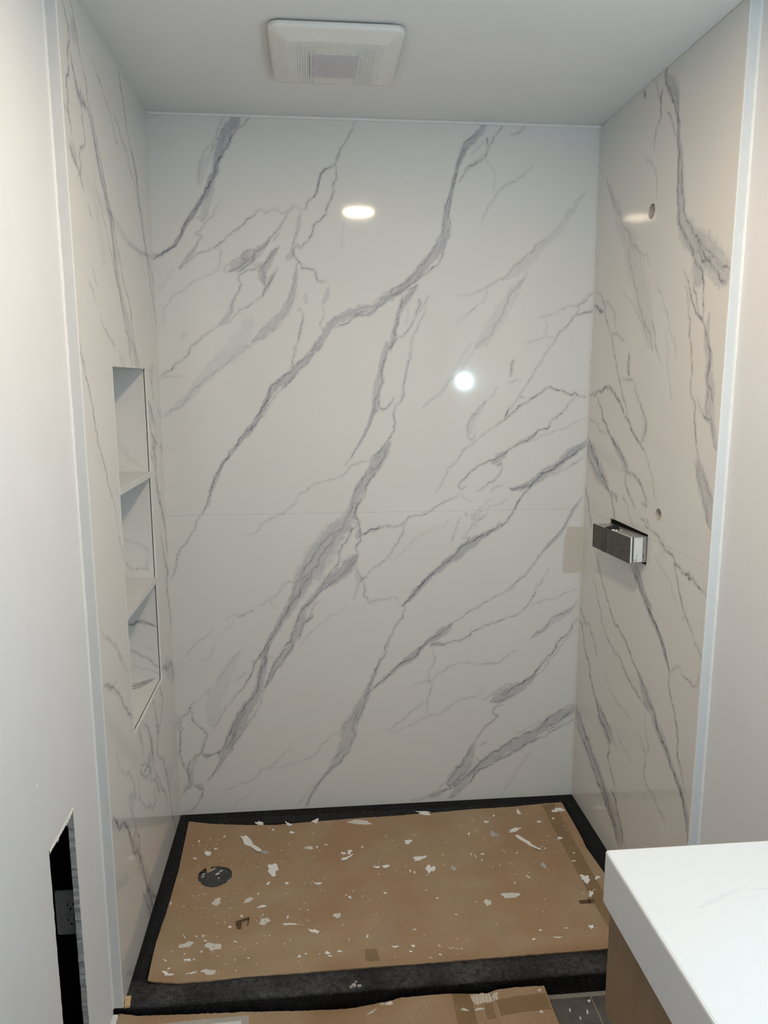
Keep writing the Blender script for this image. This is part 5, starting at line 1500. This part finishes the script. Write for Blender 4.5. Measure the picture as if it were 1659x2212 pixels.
# the tiniest crumbs: copies of six shapes
protos = []
for k in range(6):
    ln = (0.0022, 0.003, 0.0042, 0.002, 0.0055, 0.0026)[k]
    o = flake('paint_crumb', 0.5 + 0.02 * k, -0.4, (ln, 0), (0, ln * (0.8, 0.45, 0.25, 0.7, 0.2, 0.5)[k]), M['flake'], None, 0.001, 0.4, 8, 0.1, seed=400 + k)
    tag(o, 'tiny white paint crumb, one of many on the pan cardboard', 'paint crumb', 'tiny paint crumbs on the pan cardboard')
    protos.append(o)
rnd = random.Random(77)
cl = [(0.16, -0.60, 0.07), (0.20, -0.52, 0.08), (0.30, -0.30, 0.09), (0.22, -0.20, 0.10), (0.37, -0.15, 0.08), (0.30, -0.68, 0.10), (0.52, -0.45, 0.15), (0.62, -0.50, 0.10),
      (0.86, -0.74, 0.05), (0.75, -0.30, 0.15), (0.95, -0.20, 0.15), (1.10, -0.30, 0.12), (1.15, -0.55, 0.15), (0.14, -0.74, 0.07), (0.45, -0.70, 0.12), (0.10, -0.45, 0.06)]
made = 0
while made < 190:
    if rnd.random() < 0.75:
        c = rnd.choice(cl); x, y = rnd.gauss(c[0], c[2]), rnd.gauss(c[1], c[2])
    else:
        x, y = rnd.uniform(0.06, 1.42), rnd.uniform(-0.79, -0.08)
    if not (0.06 < x < 1.42 and -0.79 < y < -0.08) or math.hypot(x - HCX, y - HCY) < HCR + 0.008: continue
    o = protos[made] if made < 6 else protos[rnd.randrange(6)].copy()
    if made >= 6: COL.objects.link(o)
    o.location = (x, y, hz(x, y))
    o.rotation_euler = (0, 0, rnd.uniform(0, 6.28))
    o.scale = [rnd.uniform(0.6, 1.15)] * 3
    made += 1

# brown tape scraps lying on the sheet
def scrap(cx, cy, pieces, lab):
    z = hz(cx, cy)
    e = empty('tape_scrap', (cx, cy, z))
    tag(e, lab, 'tape scrap')
    for nm, pts in pieces:
        top = [(p[0], p[1], p[2] + 0.0009) for p in pts]
        v, f = loft([[tuple(p) for p in pts], top])
        obj_from(nm, v, f, M['tape_dark'], e)
scrap(0.277, -0.578, [('folded_strip', [(-0.020, 0.008, 0.0005), (0.019, 0.024, 0.0005), (0.019, 0.010, 0.006), (-0.020, -0.004, 0.006)]),
                      ('tape_leg', [(-0.020, -0.003, 0.0005), (-0.002, 0.000, 0.0005), (-0.001, -0.026, 0.0008), (-0.013, -0.027, 0.0008)]),
                      ('tape_edge', [(0.016, 0.020, 0.0005), (0.0195, 0.022, 0.0005), (0.0185, -0.018, 0.002), (0.016, -0.018, 0.002)])],
      'folded brown tape scrap on the left half of the pan cardboard')
scrap(1.342, -0.590, [('flat_strip', [(-0.022, 0.006, 0.0005), (0.012, 0.006, 0.0005), (0.012, -0.010, 0.0005), (-0.022, -0.008, 0.0005)]),
                      ('folded_end', [(0.008, 0.012, 0.0005), (0.020, 0.010, 0.002), (0.022, -0.014, 0.016), (0.008, -0.016, 0.012)])],
      'curled brown tape scrap beside the vanity, right half of the pan cardboard')

# ------------------------------------------------------------------ cardboard on the bathroom floor
EDGE = [(-0.009, -0.012), (0.039, -0.0248), (0.157, -0.0271), (0.311, -0.0354), (0.42, -0.0423), (0.517, -0.0480), (0.591, -0.0475), (0.69, -0.0367), (0.715, -0.029), (0.7645, -0.0249),
        (0.84, -0.0258), (0.912, -0.0334), (0.964, -0.0330), (0.970, -0.0245), (1.03, -0.0208), (1.114, -0.0251)]
ex, ez = np.array([e[0] for e in EDGE]), np.array([e[1] for e in EDGE])
def fz(x, y):
    zb = np.interp(x, ex, ez)
    k = np.exp(-np.maximum(0, -0.892 - y) / 0.16)
    base = FLOOR_Z + 0.0048
    return base + np.maximum(0, zb - base) * k
FB = [(e[0], -0.892 + 0.002 * math.sin(e[0] * 30), e[1]) for e in EDGE]
fc = sheet('floor_cardboard', FB, [(0.0, -1.45, 0), (1.15, -1.45, 0)], [(-0.009, -0.892, 0), (0.0, -1.45, 0)], [(1.114, -0.892, 0), (1.15, -1.45, 0)], 130, 56, 0.004, None, 0, M['cardboard'], fz)
tag(fc, 'brown cardboard sheet on the floor, propped against the pan threshold', 'cardboard')
bvf = BVHTree.FromPolygons([v.co[:] for v in fc.data.vertices], [p.vertices[:] for p in fc.data.polygons])
drape('torn_patch', ((0.908, -0.8955), (0.962, -0.8955), (0.975, -0.918), (0.918, -0.924)), 8, 6, 0.0009, M['torn'], fc, bvf, 0.002, 3, fz)
drape('torn_patch', ((0.960, -0.906), (0.982, -0.903), (0.980, -0.920), (0.966, -0.922)), 4, 4, 0.0009, M['torn'], fc, bvf, 0.0015, 4, fz)
drape('tape_strip', ((0.860, -0.893), (0.912, -0.893), (0.912, -1.20), (0.860, -1.20)), 3, 30, 0.0005, M['tape'], fc, bvf, zf=fz)
drape('tape_strip', ((0.94, -0.925), (1.112, -0.913), (1.114, -0.958), (0.94, -0.968)), 14, 4, 0.0005, M['tape'], fc, bvf, zf=fz)
po = drape('document_pouch', ((0.004, -0.921), (0.322, -0.902), (0.322, -1.06), (0.004, -1.08)), 20, 10, 0.0006, M['film'], fc, bvf, zf=fz)
drape('paper_slip', ((0.03, -0.936), (0.303, -0.917), (0.303, -1.05), (0.03, -1.07)), 20, 10, 0.0011, M['slip'], fc, bvf, zf=fz)
for k, (cx, cy, a, b) in enumerate(((0.642, -0.915, (0.016, 0.007), (0, 0.003)), (0.690, -0.899, (0.012, 0), (0, 0.004)), (0.672, -0.897, (0.006, 0), (0, 0.003)), (0.925, -0.938, (0.010, 0), (0, 0.004)), (0.885, -0.938, (0.010, 0), (0, 0.004)),
                                    (1.098, -0.905, (0.004, 0), (0, 0.004)), (1.085, -0.965, (0.006, 0), (0, 0.003)))):
    flake('paint_smear', cx, cy, a, b, M['smear'] if k != 1 else M['flake'], fc, 0.0008, 0.5, 18, 0, bvf, 500 + k)
# chips on the dark tiles
tb = BVHTree.FromPolygons([Vector(c) for c in ((1.0, -2, FLOOR_Z), (1.6, -2, FLOOR_Z), (1.6, -.8, FLOOR_Z), (1.0, -.8, FLOOR_Z))], [(0, 1, 2, 3)])
for k, (cx, cy, a, b, lab) in enumerate(((1.1717, -0.940, (0.0022, 0.0005), (0.0005, 0.006), 'white teardrop paint chip on the dark tile beside the floor cardboard'),
                                         (1.2335, -0.915, (0.004, 0), (0, 0.0045), 'cream paint chip sitting on the tile joint by the pan threshold'),
                                         (1.216, -0.950, (0.0022, 0), (0.001, 0.008), 'narrow white paint chip on the dark tile near the joint'),
                                         (1.1905, -0.967, (0.0018, 0), (0, 0.005), 'small upright white chip on the dark tile by the bottom of the picture'))):
    o = flake('paint_chip', cx, cy, a, b, M['flake'], None, 0.0015, 0.3, 12, 0.05, tb, 520 + k)
    tag(o, lab, 'paint chip', 'paint chips on the dark tiles')

# ------------------------------------------------------------------ vanity
VX0, VY1, VZ1, VZ0 = 1.0005, -1.5107, 0.800, 0.703
VYE = -2.55
ct = empty('countertop', ((VX0 + XR) / 2, VY1, VZ0))
tag(ct, 'thick white quartz vanity countertop with faint grey veins', 'countertop')
def cpar(o):
    o.parent = ct
    o.matrix_parent_inverse = Matrix.Translation(ct.location).inverted()
    return o
v, f = [], []
def rr_ring(off, z, r):
    c = 10
    pts = []
    hx, hy = (XR - 0.001 - VX0) / 2, (VY1 - VYE) / 2
    return [(p[0], p[1], z) for p in rounded_rect(VX0 + hx, VYE + hy, hx - off, hy - off, r, 5)]
v, f = loft([rr_ring(0.0015, VZ0, 0.004), rr_ring(0, VZ0 + 0.0015, 0.0055), rr_ring(0, VZ1 - 0.004, 0.0055), rr_ring(0.0012, VZ1 - 0.0012, 0.0045), rr_ring(0.004, VZ1 - 0.0002, 0.003)], True, True)
me_slab = cpar(obj_from('slab', v, f, M['quartz']))
for nm, val in (('vein_r', 30.0), ('vein_d', 0.0), ('vein_t', -1.0), ('vein_o', 0.0)):
    at = me_slab.data.attributes.new(nm, 'FLOAT', 'POINT')
    at.data.foreach_set('value', [val] * len(me_slab.data.vertices))
pt = panel('top_face', 'counter', lambda u, v_, d: (u, v_, VZ1 - d), VX0 + 0.004, XR - 0.005, VYE + 0.004, VY1 - 0.004, 0.006, 0.0003, M['quartz'], None)
cpar(pt)
vb_ = empty('vanity_cabinet', (1.27, -1.52, 0.497))
tag(vb_, 'brown wood wall-hung vanity cabinet under the quartz top', 'cabinet')
CX0, CY1v, CZ0v = 1.0165, -1.523, 0.497
def vpar(o):
    o.parent = vb_
    o.matrix_parent_inverse = Matrix.Translation(vb_.location).inverted()
    return o
vpar(box('body', (CX0, VYE + 0.01, CZ0v), (XR - 0.001, CY1v, VZ0 - 0.001), M['wood'], None, 0.0015))
ylist = [CY1v - 0.001, -2.03, VYE + 0.011]
for a, b in zip(ylist, ylist[1:]):
    d_ = vpar(box('drawer_front', (CX0 - 0.008, b + 0.0015, CZ0v + 0.002), (CX0 - 0.0002, a - 0.0015, VZ0 - 0.003), M['wood'], None, 0.0012))

# ------------------------------------------------------------------ shower valve body in the right wall
VC = (W, -0.3855, 1.0935)
va = empty('valve_box', VC, (math.radians(-2.3), 0, 0))
tag(va, 'boxy shower valve body with dark film on its face, sticking out of the right wall', 'shower valve')
HL, HV = 0.1435, 0.0385
def vbx(name, x0, x1, y0, y1, z0, z1, mat, parent=va, bevel=0.0):
    return box(name, (x0, y0, z0), (x1, y1, z1), mat, parent, bevel)
body = vbx('body', -0.0420, 0.020, -HL, HL, -HV, HV, M['metal'], bevel=0.0015)
vbx('label_sticker', -0.0385, -0.0120, -HL - 0.0006, -HL + 0.001, -HV + 0.002, HV - 0.002, M['white_plastic'])
vbx('end_cap', -0.0115, 0.0015, -HL - 0.0008, -HL + 0.004, -HV + 0.001, HV - 0.001, M['metal'], bevel=0.0008)
vbx('cap_line', -0.0122, -0.0112, -HL - 0.0012, -HL, -HV + 0.002, HV - 0.002, M['ink'])
vbx('print_line', -0.0300, -0.0293, -HL - 0.0010, -HL, -HV + 0.002, -HV + 0.025, M['ink'])
vbx('print_mark', -0.0362, -0.0340, -HL - 0.0010, -HL, -HV + 0.005, -HV + 0.0095, M['ink'])
vbx('print_mark', -0.0302, -0.0288, -HL - 0.0010, -HL, -HV + 0.020, -HV + 0.0235, M['ink'])
for dz in (0.016, 0.0195, 0.0235):
    vbx('print_mark', -0.0102, -0.0080, -HL - 0.0014, -HL, -HV + dz, -HV + dz + 0.0022, M['ink'])
vbx('gasket', -0.0445, -0.0415, -HL, HL, -HV, HV, M['black_rubber'])
vbx('face_plate', -0.0500, -0.0445, -HL - 0.0004, HL + 0.001, -HV - 0.0005, HV + 0.0005, M['white_plastic'], bevel=0.0006)
fcv = vbx('face_cover', -0.0565, -0.0505, -HL - 0.001, HL + 0.003, -HV - 0.001, HV - 0.0005, M['cover_slate'], bevel=0.0012)
vbx('cover_band', -0.0573, -0.0562, 0.030, 0.068, -HV - 0.0012, HV - 0.0003, M['band_slate'])
vbx('back_flange', 0.004, 0.022, -HL - 0.002, HL + 0.002, -HV - 0.002, HV + 0.012, M['dark'])
# black tape tongue folded over the top, and chipped plaster
obj_from('tape_tongue', [(-0.052, 0.055, HV), (-0.052, 0.004, HV), (-0.028, -0.004, HV + 0.0135), (-0.030, 0.010, HV + 0.0165), (-0.036, 0.020, HV + 0.014),
                         (-0.052, 0.055, HV - 0.001), (-0.052, 0.004, HV - 0.001), (-0.028, -0.004, HV + 0.0005), (-0.030, 0.010, HV + 0.0005), (-0.036, 0.020, HV + 0.0005)],
         [(0, 1, 2, 3, 4), (9, 8, 7, 6, 5), (0, 5, 6, 1), (1, 6, 7, 2), (2, 7, 8, 3), (3, 8, 9, 4), (4, 9, 5, 0)], M['black_rubber'], va)
rnd = random.Random(8)
for (x, y, l) in ((-0.045, -0.004, 0.010), (-0.040, -0.012, 0.008), (-0.0495, -0.002, 0.006), (-0.026, -0.018, 0.005), (-0.033, 0.000, 0.006), (-0.016, 0.122, 0.006)):
    pts = blob_pts((l * 0.5, l * 0.5), (-l * 0.3, l * 0.3), 10, 0.5, rnd)
    v, f = loft([[(x + p[0], y + p[1], HV - 0.0002) for p in pts], [(x + p[0] * .7, y + p[1] * .7, HV + 0.0022) for p in pts]], False, True)
    obj_from('plaster_crumb', v, f, M['paper'], va)
# chipped white film edge at the far end of the cover
for k in range(5):
    z = -HV + 0.006 + k * 0.014
    vbx('film_chip', -0.0575, -0.052, HL + 0.0025, HL + 0.0048, z, z + rnd.uniform(0.005, 0.010), M['paper'], fcv.parent)

# pipe elbow seen in the upper hole
el = empty('pipe_elbow', (W + 0.012, HOLE_A[0], HOLE_A[1]))
tag(el, 'pale pipe elbow recessed in the small round hole high on the right wall', 'pipe fitting')
v, f = loft([[(x, r_ * math.cos(2 * math.pi * i / 20), 0.004 + r_ * math.sin(2 * math.pi * i / 20)) for i in range(20)] for x, r_ in ((0.012, 0.0125), (-0.004, 0.0125), (-0.004, 0.0085), (0.010, 0.0085))], False, False)
obj_from('threaded_socket', v, f, M['grey_flake'], el)
v, f = loft([[(x, 0.0085 * math.cos(2 * math.pi * i / 16), 0.004 + 0.0085 * math.sin(2 * math.pi * i / 16)) for i in range(16)] for x in (0.009, 0.0095)], True, True)
obj_from('bore', v, f, M['dark'], el)
v, f = loft([[(x, 0.005 * math.cos(2 * math.pi * i / 12) + 0.003, -0.0145 + 0.0045 * math.sin(2 * math.pi * i / 12)) for i in range(12)] for x in (0.010, -0.003)], False, True)
obj_from('screw_ear', v, f, M['metal'], el)
